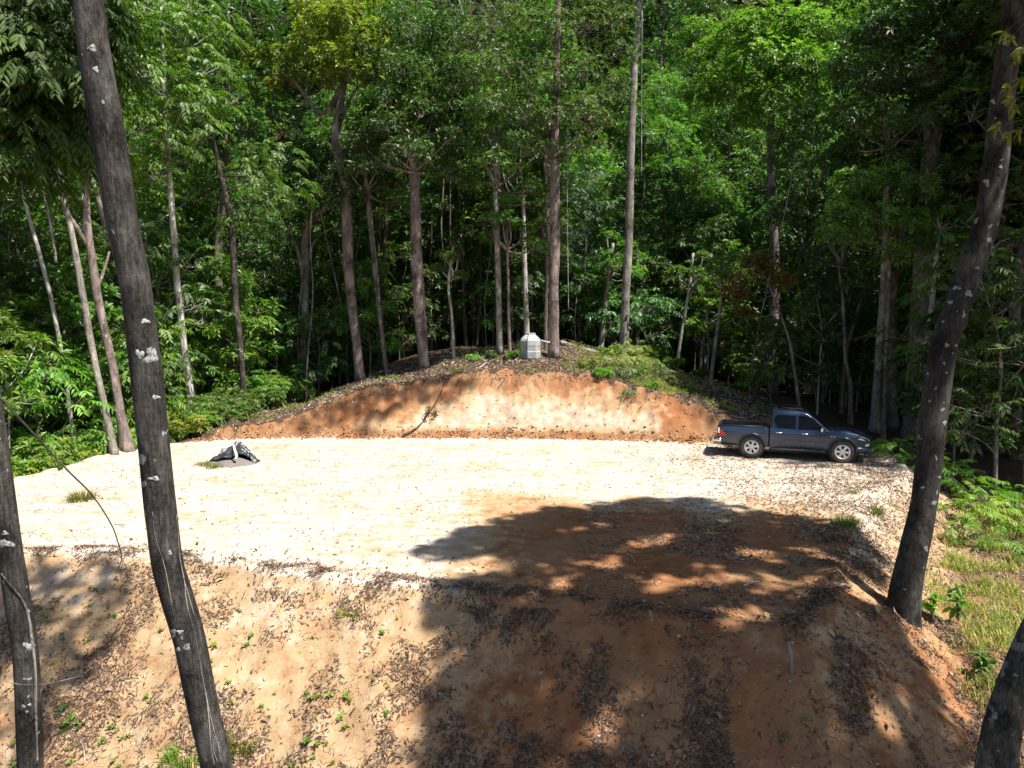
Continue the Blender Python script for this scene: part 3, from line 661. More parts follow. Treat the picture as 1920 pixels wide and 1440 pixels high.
h('forest_tree', 'broad bright-green dome-crowned tree far behind the mound', [(1450, 640), (1452, 500), (1448, 380), (1445, 260), (1450, 150)], [20, 18, 16, 13, 8], B['brown'], Y=43, seed=34, leafm=LM['lime'], cl_per=50, leafk=dict(L=.26, Wd=.11),
  crown=[(1450, 50, 60, -1), (1390, 70, 55, -1), (1340, 110, 50, 0), (1510, 60, 55, -1), (1560, 60, 48, 0), (1420, 120, 58, -2), (1490, 130, 58, -2), (1555, 120, 46, -1), (1320, 170, 40, -.5), (1370, 170, 48, -1), (1450, 190, 46, -2), (1520, 180, 44, -1), (1590, 30, 34, 1), (1400, 220, 36, -1), (1310, 60, 36, 1)])
h('sapling', 'leafy green sapling bush standing over the pickup against the dark', [(1660, 700), (1665, 560), (1670, 430)], [8, 7, 5], B['brown'], Y=29, seed=35, leafm=LM['mid'], cl_per=55, leafk=dict(L=.26, Wd=.08),
  crown=[(1610, 350, 44, -1), (1660, 340, 44, -1), (1710, 360, 42, -1), (1580, 400, 36, -1), (1640, 410, 44, -1.3), (1700, 420, 42, -1), (1760, 400, 42, -.5), (1560, 440, 26, -1.2), (1600, 450, 30, -1.2), (1740, 460, 36, -.5), (1680, 480, 32, -.8), (1790, 440, 36, 0)], cat='tree')
h('sapling', 'sapling with bronze-tinged leaves hanging over the right shoulder of the mound', [(1490, 700), (1480, 640), (1460, 580), (1440, 530)], [6, 5, 4, 3], B['brown'], Y=31.5, seed=36, leafm=LM['brown'], cl_per=44, leafk=dict(L=.3, Wd=.13),
  crown=[(1400, 520, 26, 0), (1440, 510, 26, 0), (1395, 560, 20, 0), (1470, 530, 22, .3), (1420, 490, 22, .3), (1395, 590, 12, 0), (1370, 545, 12, 0)])

h('forest_tree', 'near tree at the upper corner hanging long drooping dark leaves over the leaning trunk', [(-260, 900), (-230, 500), (-170, 200), (-90, 40)], [40, 36, 28, 16], B['dark'], Y=10, seed=41, leafm=LM['shade'], style='spray', cl_per=150, leafk=dict(length=.55, pairs=9, L=.14, Wd=.042, hang=1.3), fine=True,
  crown=[(20, 30, 80, 0), (95, 50, 70, .4), (140, 10, 60, .3), (55, 130, 70, -.3), (120, 150, 58, .2), (10, 210, 62, 0), (75, 240, 54, .3), (130, 260, 40, .5), (25, 300, 30, 0), (150, 90, 45, .6), (-30, 100, 70, 0)])
# crowns of the near trees: they stand above the frame and throw the shade on the clearing
def shade_crown(res, mat, spots, seed, twigs=True, per=70, **lk):
    root, Q, r, base = res; lf = Leafy(seed); mb = MB(); g = np.random.default_rng(seed)
    pts_ = np.array(spots)[:, :3]-base; nl = max(2, min(9, len(spots)//6)); hubs = pts_[g.permutation(len(pts_))[:nl]]
    for it in range(4):
        own = np.argmin(((pts_[:, None]-hubs[None])**2).sum(2), 1); hubs = np.array([pts_[own == q].mean(0) if (own == q).any() else hubs[q] for q in range(nl)])
    nodes = []
    for q in hubs:
        P_ = limb(mb, Q[-1], q*.9+Q[-1]*.1+np.array([0, 0, -.3]), r[-1]*.7, .035, g, n=14); nodes.append(P_[5:])
    nodes = np.vstack(nodes)
    for (cx, cy, cz, s) in spots:
        c = np.array([cx, cy, cz])-base; a = nodes[np.argmin(((nodes-c)**2).sum(1))]
        limb(mb, a, c, .03, .012, g, sides=5); lf.clump(c, (s, s, s*.5), int(per*s*s), **lk)
    lf.twig_mesh(mb, 3); mb.build('branch', BK['dark'], root); lf.crown('crown', mat, root)
def sunward(px, py, z, gz=None):
    """the point at height z whose shadow falls on the ground seen there"""
    p = ground_at(px, py); return p+SUN*(z-p[2])/SUN[2]
SH = []
g = np.random.default_rng(77)
edge = np.array([(770, 1055), (800, 1030), (880, 1000), (1005, 955), (1080, 955), (1130, 945), (1260, 935), (1330, 940), (1410, 962), (1560, 980), (1625, 1010), (1650, 1130), (1720, 1250), (1830, 1440), (1850, 1650), (780, 1650), (795, 1439), (835, 1290), (865, 1200), (800, 1110)], float)
def in_poly(P, q):
    c = False
    for i in range(len(P)):
        a, b = P[i], P[(i+1) % len(P)]
        if (a[1] > q[1]) != (b[1] > q[1]) and q[0] < (b[0]-a[0])*(q[1]-a[1])/(b[1]-a[1])+a[0]: c = not c
    return c
GE = np.array([ground_at(*p) for p in edge])
Gp = GE+SUN*((13.0-GE[:, 2])/SUN[2])[:, None]     # outline of the crown at 13 m
holes = [(875, 1062, .8, .35), (1040, 1095, .3, .2), (1250, 1092, .35, .25), (1430, 1035, .5, .22), (1360, 1085, .4, .25), (1380, 1150, .45, .2), (1130, 1060, .3, .2), (1590, 1080, .25, .6), (1690, 1330, .3, .3), (1180, 1330, .25, .3), (1300, 1000, .5, .15), (1200, 1020, .4, .15), (1500, 1100, .3, .2)]
HG = [(ground_at(a, b), c, d) for a, b, c, d in holes]
lo, hi = Gp.min(0), Gp.max(0); pts = []
for k in range(30000):
    q = g.uniform(lo, hi); s = g.uniform(.42, .75); z = 13+g.uniform(-1.2, 1.6)
    if not in_poly(Gp[:, :2], q[:2]): continue
    if any(in_poly(Gp[:, :2], q[:2]+np.array(o)*s*.55) is False for o in ((1, 0), (-1, 0), (0, 1), (0, -1))): continue
    gr = q-SUN*(13.0-0)/SUN[2]
    if any(((gr[0]-h_[0])/(1.3*a+s*.8))**2+((gr[1]-h_[1]-(.5*h_[2] if h_[2] < 0 else 0))/(1.3*b+s*.8))**2 < 1 for h_, a, b in HG): continue
    if any((p[0]-q[0])**2+(p[1]-q[1])**2 < (.36*(p[3]+s))**2 for p in pts): continue
    c = q+SUN*(z-13)/SUN[2]
    pts.append((c[0], c[1], c[2], s))
    if len(pts) > 520: break
tr1 = [p for p in pts if p[1] > 8.5 or p[0] > 7]; tr2 = [p for p in pts if not (p[1] > 8.5 or p[0] > 7)]
shade_crown(right_near, LM['mid'], tr1, 5, per=62, k=8, L=.26, Wd=.12)
shade_tree = hero('forest_tree', 'leafy near tree standing beside the viewpoint whose crown shades the bare slope', [(2600, 1900), (2560, 900), (2400, 100)], [120, 110, 90], B['dark'], Y=5.5, top=11, seed=61)
shade_crown(shade_tree, LM['mid'], tr2, 6, per=62, k=8, L=.26, Wd=.12)
LS = [(20, 1080), (90, 1090), (150, 1085), (210, 1100), (180, 1140), (60, 1140), (110, 1190), (170, 1200), (40, 1220), (100, 1260), (60, 1310), (120, 1300), (30, 1390), (-60, 1150), (-60, 1250), (-60, 1350)]
tl = []
for px, py in LS:
    z = 11.6+g.uniform(-.6, .8); c = sunward(px, py, z); tl.append((c[0], c[1], c[2], g.uniform(.4, .62)))
shade_crown(big_left, LM['dark'], tl+[(-6.5, 5.5, 11, .9), (-5.0, 6.2, 12, .9), (-6, 7.5, 12, .9), (-7.5, 6.5, 11.5, .9)], 8, per=50, k=8, L=.26, Wd=.12)

# unseen high limbs added to the two tall mound trees to shade the bank
def over(res, spots, z, seed, mat):
    g = np.random.default_rng(seed); L_ = []
    for px, py, s in spots: c = sunward(px, py, z+g.uniform(-.5, 1.0)); L_.append((c[0], c[1], c[2], s))
    shade_crown(res, mat, L_, seed, per=60, k=8, L=.24, Wd=.1)
over(olive_tree, [(640, 770, .55), (655, 752, .5), (700, 735, .6), (740, 725, .6), (780, 715, .6), (820, 712, .6), (862, 712, .55), (690, 760, .5), (705, 788, .45), (845, 735, .45), (800, 732, .5), (752, 748, .5), (690, 805, .3), (680, 785, .4), (730, 770, .35), (600, 775, .4), (560, 790, .4), (590, 800, .3), (880, 728, .3)], 20.2, 71, LM['olive'])
over(tall_grey, [(1350, 790, .4), (1375, 775, .5), (1400, 760, .6), (1420, 780, .6), (1360, 815, .4), (1390, 800, .6), (1340, 745, .5), (1400, 735, .7), (1440, 745, .7), (1380, 710, .6), (1460, 720, .8), (1430, 800, .5), (1500, 760, .8), (1550, 760, .8), (1310, 735, .35)], 22.0, 72, LM['dark'])
# ------------------------------------------------------------ forest behind, left and right
placed = []
def free(x, y, rad):
    if any((x-a)**2+(y-b)**2 < (rad+c)**2 for a, b, c in placed): return False
    placed.append((x, y, rad)); return True
for o in HERO: placed.append((o[3][0], o[3][1], .8))
for q in np.arange(36, 43, 1.2): placed.append((float(at(1450, 200, 43)[0]*q/43), float(q), 2.2))
MARKS = [(60, 'the white slender leaning trunk'), (150, 'the lichen-mottled slim trunk'), (230, 'the smooth brown forked trunk'), (330, 'the straight pale trunk'), (450, 'the dark lichened trunk'), (560, 'the white branching tree'), (650, 'the reddish forked tree'), (720, 'the slim dark trunk'), (790, 'the thick reddish-brown trunk'), (850, 'the white wavy stem'), (935, 'the straight grey-brown trunk'), (990, 'the water tank'), (1040, 'the olive-crowned trunk'), (1130, 'the fallen log'), (1180, 'the tall clean grey trunk'), (1290, 'the mound shrubs'), (1400, 'the pickup bed'), (1480, 'the pickup cab'), (1580, 'the pickup bonnet'), (1640, 'the mottled grey-brown trunk'), (1720, 'the massive dark trunk'), (1820, 'the curved lichen trunk'), (1890, 'the feathery bushes')]
USED = {}
def own_label(kind, lm, x, y, s, s0, s1):
    px = 960+FPX*x/y; mk = min(MARKS, key=lambda q: abs(q[0]-px))[1]; ref = min(MARKS, key=lambda q: abs(q[0]-px))[0]
    rel = 'close behind' if y < 38 else 'behind' if y < 46 else 'well behind' if y < 54 else 'far behind' if y < 66 else 'very far behind'
    if y < 31: rel = 'beside'
    size = 'small' if s < s0+.33*(s1-s0) else 'large' if s > s0+.67*(s1-s0) else 'middling'
    col = dict(dark='dark-green', shade='deep-green', mid='mid-green', blue='bluish-green', bright='bright-green', lime='lime-green', yellow='yellow-green', olive='olive').get(lm, 'bare')
    l = f'{size} {col} {kind} {rel} {mk}'
    if l in USED: l = f'{size} {col} {kind} {rel} and just {"left" if px < ref else "right"} of {mk}' if len(mk.split()) < 6 else l
    if l in USED: l = l.replace(' and just', ',').replace(size, size+(' deep' if l+'2' in USED else ' slanting'), 1)
    USED[l] = 1
    return l
def scatter(protos, n, xr, yr, rad, ok, lab, grp, mats, s=(.85, 1.2), seed=0, sink=.1, tries=60, grow=None):
    g = np.random.default_rng(seed); m = 0
    for k in range(n*tries):
        if m >= n: break
        x, y = g.uniform(*xr), g.uniform(*yr)
        if not ok(x, y) or not free(x, y, rad): continue
        p = protos[g.integers(len(protos))]; mk_ = mats[g.integers(len(mats))]; lm = LM[mk_]
        i = PROTOS.index(p) if p in PROTOS else 0
        sc_ = g.uniform(*s) if grow is None else np.interp(y, grow[:2], grow[2:])*g.uniform(.88, 1.12); lb_ = own_label({'forest_tree': 'tree', 'sapling': 'sapling', 'shrub': 'shrub'}[p.name.split('.')[0]], mk_, x, y, sc_, *s)
        copy_thing(p, (x, y, Hs(x, y)-sink), g.uniform(0, 6.28), sc_, lb_, grp, lm, (g.normal(0, .03), g.normal(0, .03))); m += 1
    return m
PD = lambda x, y: float(pad_dist(np.array([x]), np.array([y]))[0])
inview = lambda x, y, m=2.0: abs(x) < .74*y+m
n = []
n.append(scatter(TALL, 95, (-52, 52), (44, 74), 1.25, lambda x, y: inview(x, y, 4), 'tall forest tree in the solid green wall behind the clearing', 'trees of the forest wall behind the mound', ['mid', 'mid', 'bright', 'blue', 'dark'], seed=1, grow=(44, 74, .62, 1.2)))
n.append(scatter(TALL, 60, (-75, 75), (72, 98), 1.6, lambda x, y: inview(x, y, 2), 'far tall forest tree on the rising ground behind the forest wall', 'far trees on the hillside', ['dark', 'mid', 'blue', 'bright'], seed=12))
n.append(scatter(MIDT, 84, (-42, 42), (41, 58), .85, lambda x, y: inview(x, y, 3) and not (-4 < x < 9 and y < 43), 'understorey tree with spreading leaves between the taller forest trunks', 'understorey trees behind the mound', ['dark', 'blue', 'mid', 'dark', 'mid'], seed=2))  # leaf colours darkened to stand in for deep shade behind the mound
n.append(scatter(SMALL, 70, (-30, 30), (36.5, 48), .6, lambda x, y: inview(x, y, 2) and not (-7 < x < 11 and y < 40.5), 'thin sapling with loose leaves in the dark under the forest', 'saplings under the forest', ['dark', 'mid', 'dark', 'bright'], seed=3))  # mostly dark leaves, the forest gloom is put into their colour
leftok = lambda x, y: PD(x, y) > 2.0 and x < -13.2+(y-28)*.28 and inview(x, y, 4)
n.append(scatter(TALL+MIDT, 30, (-36, -14), (20, 44), 1.15, lambda x, y: PD(x, y) > 4 and x < -17+(y-28)*.4 and inview(x, y, 5), 'tree of the sunlit forest edge left of the clearing', 'trees at the left edge of the clearing', ['mid', 'bright', 'mid', 'dark'], seed=4))
n.append(scatter(SMALL, 44, (-30, -13), (19, 40), .5, lambda x, y: PD(x, y) > 1.6 and leftok(x, y), 'leafy sapling in the sunlit thicket left of the clearing', 'saplings left of the clearing', ['bright', 'mid', 'bright', 'lime'], seed=5, s=(.8, 1.4)))
n.append(scatter(SHRUB[:3], 150, (-27, -9), (18, 38), .32, lambda x, y: PD(x, y) > 1.0 and x < -13.6+max(0, y-28)*.22 and inview(x, y, 2), 'bright green shrub of the thicket bordering the left side of the clearing', 'shrubs left of the clearing', ['bright', 'mid', 'bright', 'lime', 'yellow'], seed=6, s=(.65, 1.1)))
n.append(scatter(SHRUB[:3], 60, (-26, 28), (41, 60), .5, lambda x, y: inview(x, y, 1), 'dark shrub on the shaded forest floor', 'shrubs on the forest floor', ['dark', 'mid', 'dark', 'blue'], seed=13, s=(1.0, 2.0)))  # dark leaf colours deepen the black of the forest interior
rightok = lambda x, y: x > 12.5 and PD(x, y) > 2.5 and not (y < 24 and x < 17) and inview(x, y, 5)
n.append(scatter(TALL, 24, (13, 46), (22, 46), 1.3, lambda x, y: rightok(x, y) and (y > 30 or x > 18), 'dark shaded tree of the forest right of the clearing', 'trees right of the clearing', ['dark', 'shade', 'dark'], seed=7))  # dark leaves put the shade of the right-hand forest into the colour
n.append(scatter(MIDT, 26, (13, 40), (23, 46), .9, lambda x, y: rightok(x, y) and (y > 32 or x > 16.5), 'shaded understorey tree behind the parked pickup', 'understorey trees right of the clearing', ['dark', 'shade', 'blue', 'dark'], seed=8))  # darker leaf materials imitate shade here as well
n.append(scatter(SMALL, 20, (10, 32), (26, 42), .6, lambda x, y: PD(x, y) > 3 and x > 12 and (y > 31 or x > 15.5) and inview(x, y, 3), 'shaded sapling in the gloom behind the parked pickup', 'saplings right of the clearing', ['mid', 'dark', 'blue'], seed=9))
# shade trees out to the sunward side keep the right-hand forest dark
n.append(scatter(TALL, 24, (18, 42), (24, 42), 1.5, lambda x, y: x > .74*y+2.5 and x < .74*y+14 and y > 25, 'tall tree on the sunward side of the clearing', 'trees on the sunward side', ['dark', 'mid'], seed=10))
print('forest counts', n)
# bare slim trunks deep in the shade, bark colours darkened to deepen it
slim = []
for k, (rad, col) in enumerate(((.05, 'brown'), (.07, 'dark'), (.032, 'grey'), (.11, 'dark'))):
    r0 = thing('slim_trunk', (0, 0, -500), 'tree', 'tree'); mb = MB(); g = np.random.default_rng(400+k)
    b = g.normal(0, .35, (4, 2)).cumsum(0)
    trunk_mesh(mb, [[0, 0, -.4], [*b[0]*.4, 2.4], [*b[1]*.6, 5.5], [*b[2]*.7, 9], [*b[3]*.8, 12]], [rad, rad*.9, rad*.75, rad*.6, rad*.4], 24, 8, k, .08, .3, .3)
    mb.build('trunk', BK[col], r0)
    lf = Leafy(420+k); mb = MB()
    for j in range(7): lf.clump(np.array([*(b[3]*.8), 10.5])+g.normal(0, .8, 3), (.9, .9, .6), 26, k=7, L=.26, Wd=.1)
    lf.crown('crown', LM['dark'], r0); slim.append(r0)
g = np.random.default_rng(91); m = 0
for k in range(4000):
    if m >= 64: break
    x, y = g.uniform(-14, 27), g.uniform(36.5, 50)
    if x > 9: y -= g.uniform(0, 5)
    if not inview(x, y, 0) or PD(x, y) < 4 or (-6 < x < 10.5 and y < 40.5) or not free(x, y, .28): continue
    sl_ = g.integers(4); ss_ = g.uniform(.75, 1.2)
    copy_thing(slim[sl_], (x, y, Hs(x, y)), g.uniform(0, 6.28), ss_, own_label(['slim brown trunk', 'slim dark trunk', 'thin grey stem', 'dark trunk'][sl_], None, x, y, ss_, .75, 1.2), 'slim trunks in the forest shade', None, (g.normal(0, .05), g.normal(0, .05))); m += 1

# the wooded hillside that closes the view: one mass
lf = Leafy(900); g = np.random.default_rng(900)
for k in range(660):
    yy = g.uniform(72, 128); xx = g.uniform(-.85*yy, .85*yy); s = g.uniform(3.0, 5.0); zz = float(natural(np.array([xx]), np.array([yy]))[0])+g.uniform(4, 9)
    lf.clump(np.array([xx, yy, zz]), (s, s, s*.75), 85, k=6, L=.7, Wd=.36, low=-.1)
hw = lf.crown('hillside_forest', LM['dark'], None); tag(hw, 'distant wooded hillside rising behind the forest', kind='stuff')
for p in PROTOS+slim:
    for c in list(p.children): bpy.data.objects.remove(c)
    bpy.data.objects.remove(p)

# pale lichen blotches on the near trunks, thin crusts that follow the bark
def trunk_bvh(root):
    tm_ = [c for c in root.children if c.name.startswith('trunk')][0].data
    return BVHTree.FromPolygons([v.co[:] for v in tm_.vertices], [p.vertices[:] for p in tm_.polygons])
def onto(bvh, base, px, py, lift):
    o_ = Vector((0, 0, CAM_Z))-Vector(base); d_ = Vector(ray(px, py)).normalized(); hit = bvh.ray_cast(o_, d_)[0]
    return None if hit is None else tuple(hit-d_*lift)
def patches(res, Y, spots):
    root, Q, r, base = res; g = np.random.default_rng(12); bvh = trunk_bvh(root)
    m = NT('lichen_crust'); nn = m.noise(m.coord(), 38, 5, .7)
    mt = m.out(m.pbr(m.mix(m.rng(nn, .4, .55), (.07, .07, .065), m.mix(m.noise(m.coord(), 9, 3), (.2, .22, .2), (.46, .5, .5))), .9, m.bump(nn, .5, .01), spec=.1))
    for (px, py, w_, h_) in spots:
        n_ = 16; ph = np.linspace(0, 2*np.pi, n_, endpoint=False); V = []
        rr = 1+.3*np.sin(2*ph+g.uniform(0, 6))*g.random()+.25*np.sin(3*ph+g.uniform(0, 6))+.12*g.normal(0, 1, n_)
        for q, lift in ((1.0, .0), (.85, .004), (.4, .005)):
            ring = [onto(bvh, base, px+q*e_*math.cos(f_)*w_*.5, py+q*e_*math.sin(f_)*h_*.5, lift) for e_, f_ in zip(rr, ph)]
            V.append(ring)
        if any(v is None for a_ in V for v in a_): continue
        V = [np.array(a_) for a_ in V]
        V = np.concatenate(V+[V[-1].mean(0)[None]]); j = np.arange(n_); j2 = (j+1) % n_
        F = [np.concatenate([np.stack([o*n_+j, o*n_+j2, (o+1)*n_+j2, (o+1)*n_+j], -1) for o in (0, 1)]), np.stack([2*n_+j, 2*n_+j2, np.full(n_, 3*n_)], -1)]
        link('lichen_patch', mesh('lichen_patch', V, F, mt), root)
patches(big_left, 6.4, [(272, 603, 13, 12), (244, 622, 20, 28), (262, 665, 14, 18), (283, 668, 30, 24), (292, 745, 16, 8), (290, 898, 20, 10), (283, 1019, 12, 12), (318, 1037, 8, 10), (325, 1187, 10, 16), (337, 1186, 12, 10), (333, 1218, 8, 9), (246, 760, 8, 14), (172, 90, 18, 14), (180, 130, 10, 12)])
patches(left_edge, 6.9, [(8, 1020, 26, 18), (12, 1048, 34, 14), (54, 1212, 20, 14), (22, 1205, 8, 30), (44, 1325, 7, 6), (56, 1322, 7, 6), (50, 1335, 5, 6), (9, 1000, 12, 9)])
patches(right_near, right_near[3][1], [(1793, 540, 12, 9), (1817, 551, 11, 12), (1781, 567, 9, 8), (1807, 590, 6, 12), (1775, 647, 8, 8), (1793, 648, 5, 6), (1771, 793, 7, 9), (1743, 752, 6, 5), (1761, 895, 6, 4), (1729, 915, 7, 5), (1832, 502, 8, 6), (1850, 342, 12, 12), (1876, 313, 8, 7), (1862, 190, 9, 9), (1884, 80, 11, 10), (1740, 700, 5, 5), (1755, 860, 4, 8)])

# pale climbing rootlets that run down the bark of the leaning near trunk
bv = trunk_bvh(big_left[0]); mb = MB()
for pts_, r_ in (([(331, 965), (334, 1000), (338, 1050), (346, 1090), (350, 1130), (360, 1170), (371, 1215), (378, 1260), (386, 1300), (394, 1340), (404, 1380), (412, 1410), (414, 1436)], .004), ([(386, 1300), (392, 1350), (396, 1400), (402, 1436)], .004), ([(404, 1380), (400, 1400), (408, 1430)], .004), ([(286, 960), (290, 1000), (308, 1060), (318, 1110), (326, 1160)], .0035), ([(346, 1090), (352, 1110), (366, 1160)], .003)):
    P = [onto(bv, big_left[3], a, b, .002) for a, b in pts_]; P = [p for p in P if p]
    if len(P) > 2: V, F = tube(resample(np.array(P), 30), r_, 5); mb.add(V, F)
o = mb.build('rootlet', BK['grey'], big_left[0]); o['kind'] = 'stuff'

bv = trunk_bvh(left_edge[0]); P = [onto(bv, left_edge[3], a, b, .008) for a, b in ((2, 1075), (20, 1098), (42, 1125), (54, 1160), (60, 1200), (66, 1260), (67, 1330), (70, 1432))]
P = [np.array(p)+left_edge[3] for p in P if p]
CV = P
# ------------------------------------------------------------ pickup
def paint():
    t = NT('truck_paint'); v = t.coord()
    n = t.noise(v, 2.2, 5, .6); z = t.n('ShaderNodeSeparateXYZ', i={0: t.n('ShaderNodeTexCoord').outputs['Object']}).outputs[2]
    dust = t.math('MULTIPLY', t.rng(n, .42, .75), t.rng(z, .95, .4, .02, .5))
    c = t.mix(dust, (.02, .038, .074), (.15, .125, .105))
    r = t.rng(dust, 0, .5, .2, .6)
    return t.out(t.pbr(c, .22, None, .35, .6, **{'Roughness': r, 'Coat Weight': .4, 'Coat Roughness': .06}))
PAINT = paint()
GLASS = plain('tinted_glass', (.004, .0045, .006), .1, 0, .15, .1, bump=0)
CHROME = plain('chrome', (.75, .75, .76), .16, 1.0, .5, .05, bump=0)
ALLOY = plain('alloy', (.62, .62, .63), .32, .75, .5, .08, bump=0)
RUBBER = plain('tyre_rubber', (.075, .063, .052), .85, 0, .25, .35, 9, .3)
BLACKP = plain('black_plastic', (.014, .014, .015), .5, 0, .4, .2, bump=.05)
REDL = plain('red_lens', (.42, .012, .012), .14, 0, .6, .1, bump=0)
CLEARL = plain('headlamp_lens', (.62, .7, .78), .12, .1, .8, .25, 14, .4)
WHITEL = plain('white_lens', (.75, .72, .7), .2, 0, .6, .05, bump=0)
S = .955
pr, pf = at_z(1410, 858), at_z(1577, 868)
dv = (pf-pr)[:2]; hd = math.atan2(dv[1], dv[0]); mid = (pr+pf)/2
fw = np.array([math.cos(hd), math.sin(hd)]); lfv = np.array([-fw[1], fw[0]])
rear = mid[:2]-fw*1.5425*S+lfv*.79*S        # the rear axle's middle on the ground
tr = thing('pickup_truck', (rear[0], rear[1], .0), 'dark grey double-cab pickup parked at the right end of the clearing', 'pickup truck', None, hd)
tr.scale = (S, S, S); tr.rotation_euler = (math.radians(-1.5), 0, hd)
AX = (0.0, 3.085); WR = .39; AR = .49
def wid(x, z):
    a = np.interp(z, [.3, .45, .62, .8, .9, 1.02, 1.1, 1.2], [.845, .875, .905, .915, .935, .925, .905, .86])
    return a*np.interp(x, [-1.22, -1.12, -.8, 3.2, 3.55, 3.8, 3.95, 4.03], [.95, .985, 1, 1, .975, .91, .80, .60])
def zlow(x):
    z = np.interp(x, [-1.25, -.6, .5, 2.6, 3.6, 4.03], [.56, .5, .42, .42, .42, .46])
    for c in AX:
        d = np.abs(x-c); z = np.where(d < AR, np.maximum(z, .40+np.sqrt(np.maximum(AR**2-d**2, 0))*1.02), z)
    return z
def ztop(x): return np.interp(x, [-1.25, .6, .62, 2.3, 2.72, 3.2, 3.6, 3.85, 3.97, 4.03], [1.13, 1.13, 1.13, 1.12, 1.13, 1.1, 1.04, .97, .9, .8])
def stations(a, b):
    xs = list(np.linspace(a, b, int((b-a)/.06)+2))
    for c in AX:
        for q in np.linspace(0, math.pi, 25):
            v = c+AR*math.cos(q)
            if a < v < b: xs.append(v)
        for v in (c-AR-.002, c+AR+.002):
            if a < v < b: xs.append(v)
    return np.unique(np.round(xs, 4))
def skin(xs, closed_top, fr=(0, .1, .25, .42, .58, .72, .84, .93, 1)):
    rows = []
    for x in xs:
        zl, zt = float(zlow(x)), float(ztop(x)); r = []
        for f in fr:
            z = zl+(zt-zl)*f; r.append((x, -(wid(x, z)-(.035 if f == 1 else 0)), z))
        if closed_top:
            yt = -r[-1][1]; cr = .035*np.interp(x, [2.3, 2.9, 3.9, 4.03], [0, 1, 1, .3])
            for q in (.82, .5, 0): r.append((x, -yt*q, zt+.012+cr*(1-q*q)))
        rows.append(r)
    R_ = np.array(rows); m = R_.shape[1]
    L_ = R_[:, ::-1].copy(); L_[:, :, 1] *= -1
    if closed_top: L_ = L_[:, 1:]
    return np.concatenate([R_, L_], 1), m
def grid_faces(nr, nc, skip=None):
    i = np.arange(nr-1)[:, None]*nc; j = np.arange(nc-1)[None, :]
    if skip is not None: j = j[:, [q for q in range(nc-1) if q != skip]]
    return np.stack([i+j, i+j+1, i+nc+j+1, i+nc+j], -1).reshape(-1, 4)
# body: cab sides below the windows, bonnet, wings, nose
xs = stations(.63, 4.03); G, m = skin(xs, True); nc = G.shape[1]
bd = MB(); bd.add(G.reshape(-1, 3), grid_faces(len(xs), nc))
e = G[-1]; c0 = e.mean(0)+np.array([.03, 0, 0]); bd.add(np.vstack([e, c0]), np.array([[q, q+1, nc] for q in range(nc-1)]))
# greenhouse
lev = [(1.10, .63, 2.74, .895), (1.3, .645, 2.46, .845), (1.5, .665, 2.21, .795), (1.66, .695, 2.02, .755), (1.74, .695, 1.96, .725), (1.79, .76, 1.84, .65), (1.81, .92, 1.6, .42)]
rings = []
for z, xr, xf, yw in lev:
    q = .1 if z < 1.7 else .16
    ring = [(xf, -yw+q*1.6), (xf-q*.5, -yw+q*.35), (xf-q*1.4, -yw), (xr+q*1.0, -yw), (xr+q*.25, -yw+q*.3), (xr, -yw+q)]
    ring += [(a, -b) for a, b in ring[::-1]]
    rings.append([(a, b, z) for a, b in ring])
Rg = np.array(rings); k = Rg.shape[1]
i = np.arange(len(lev)-1)[:, None]*k; j = np.arange(k)[None, :]; j2 = (j+1) % k
gf = np.stack([i+j, i+k+j, i+k+j2, i+j2], -1).reshape(-1, 4)
tv = Rg.reshape(-1, 3); tf = np.array([[len(lev)*k-k+q, len(lev)*k-k+(q+1) % k, len(lev)*k] for q in range(k)])
bd.add(np.vstack([tv, [(1.3, 0, 1.816)]]), [gf, tf])
body = bd.build('body', PAINT, tr)
# bed
bx = stations(-1.22, .57); G2, m2 = skin(bx, False); bm_ = MB(); nc2 = G2.shape[1]
bm_.add(G2.reshape(-1, 3), grid_faces(len(bx), nc2, m2-1))
for s in (-1, 1):   # rails and inner walls
    yo = .885*s; yi = .80*s
    for a, b, c, d in ((-1.2, .57, 1.125, 1.15), ):
        bm_.add(*box(a, b, min(yo, yi), max(yo, yi), c-.02, d))
bm_.add(*box(.50, .57, -.88, .88, .5, 1.14)); bm_.add(*box(-1.235, -1.17, -.87, .87, .6, 1.14))
bed = bm_.build('bed', PAINT, tr, smooth=False)
ln = MB(); ln.add(*box(-1.17, .5, -.80, .80, .62, .66)); ln.add(*box(-1.17, .5, .775, .80, .64, 1.135)); ln.add(*box(-1.17, .5, -.80, -.775, .64, 1.135)); ln.add(*box(.485, .5, -.79, .79, .64, 1.135)); ln.add(*box(-1.17, -1.155, -.79, .79, .64, 1.13))
ln.build('bed_liner', BLACKP, tr, smooth=False)
rb = MB(); V, F = tube([(-1.17, -.845, 1.165), (.5, -.845, 1.165)], .022, 8); rb.add(V, F); V, F = tube([(-1.17, .845, 1.165), (.5, .845, 1.165)], .022, 8); rb.add(V, F)
rb.build('bed_rail', BLACKP, tr)
# underbody, wheel wells, black filler added to darken the gap behind the cab
ub = MB(); ub.add(*box(-1.1, 3.8, -.62, .62, .38, .6)); ub.add(*box(.62, 2.5, -.84, .84, .4, .55)); ub.add(*box(.53, .66, -.8, .8, .45, 1.08))
for c in AX:
    V, F = tube([(c, -.86, .42), (c, .86, .42)], .475, 20); ub.add(V, F)
ub.build('chassis', BLACKP, tr, smooth=False)
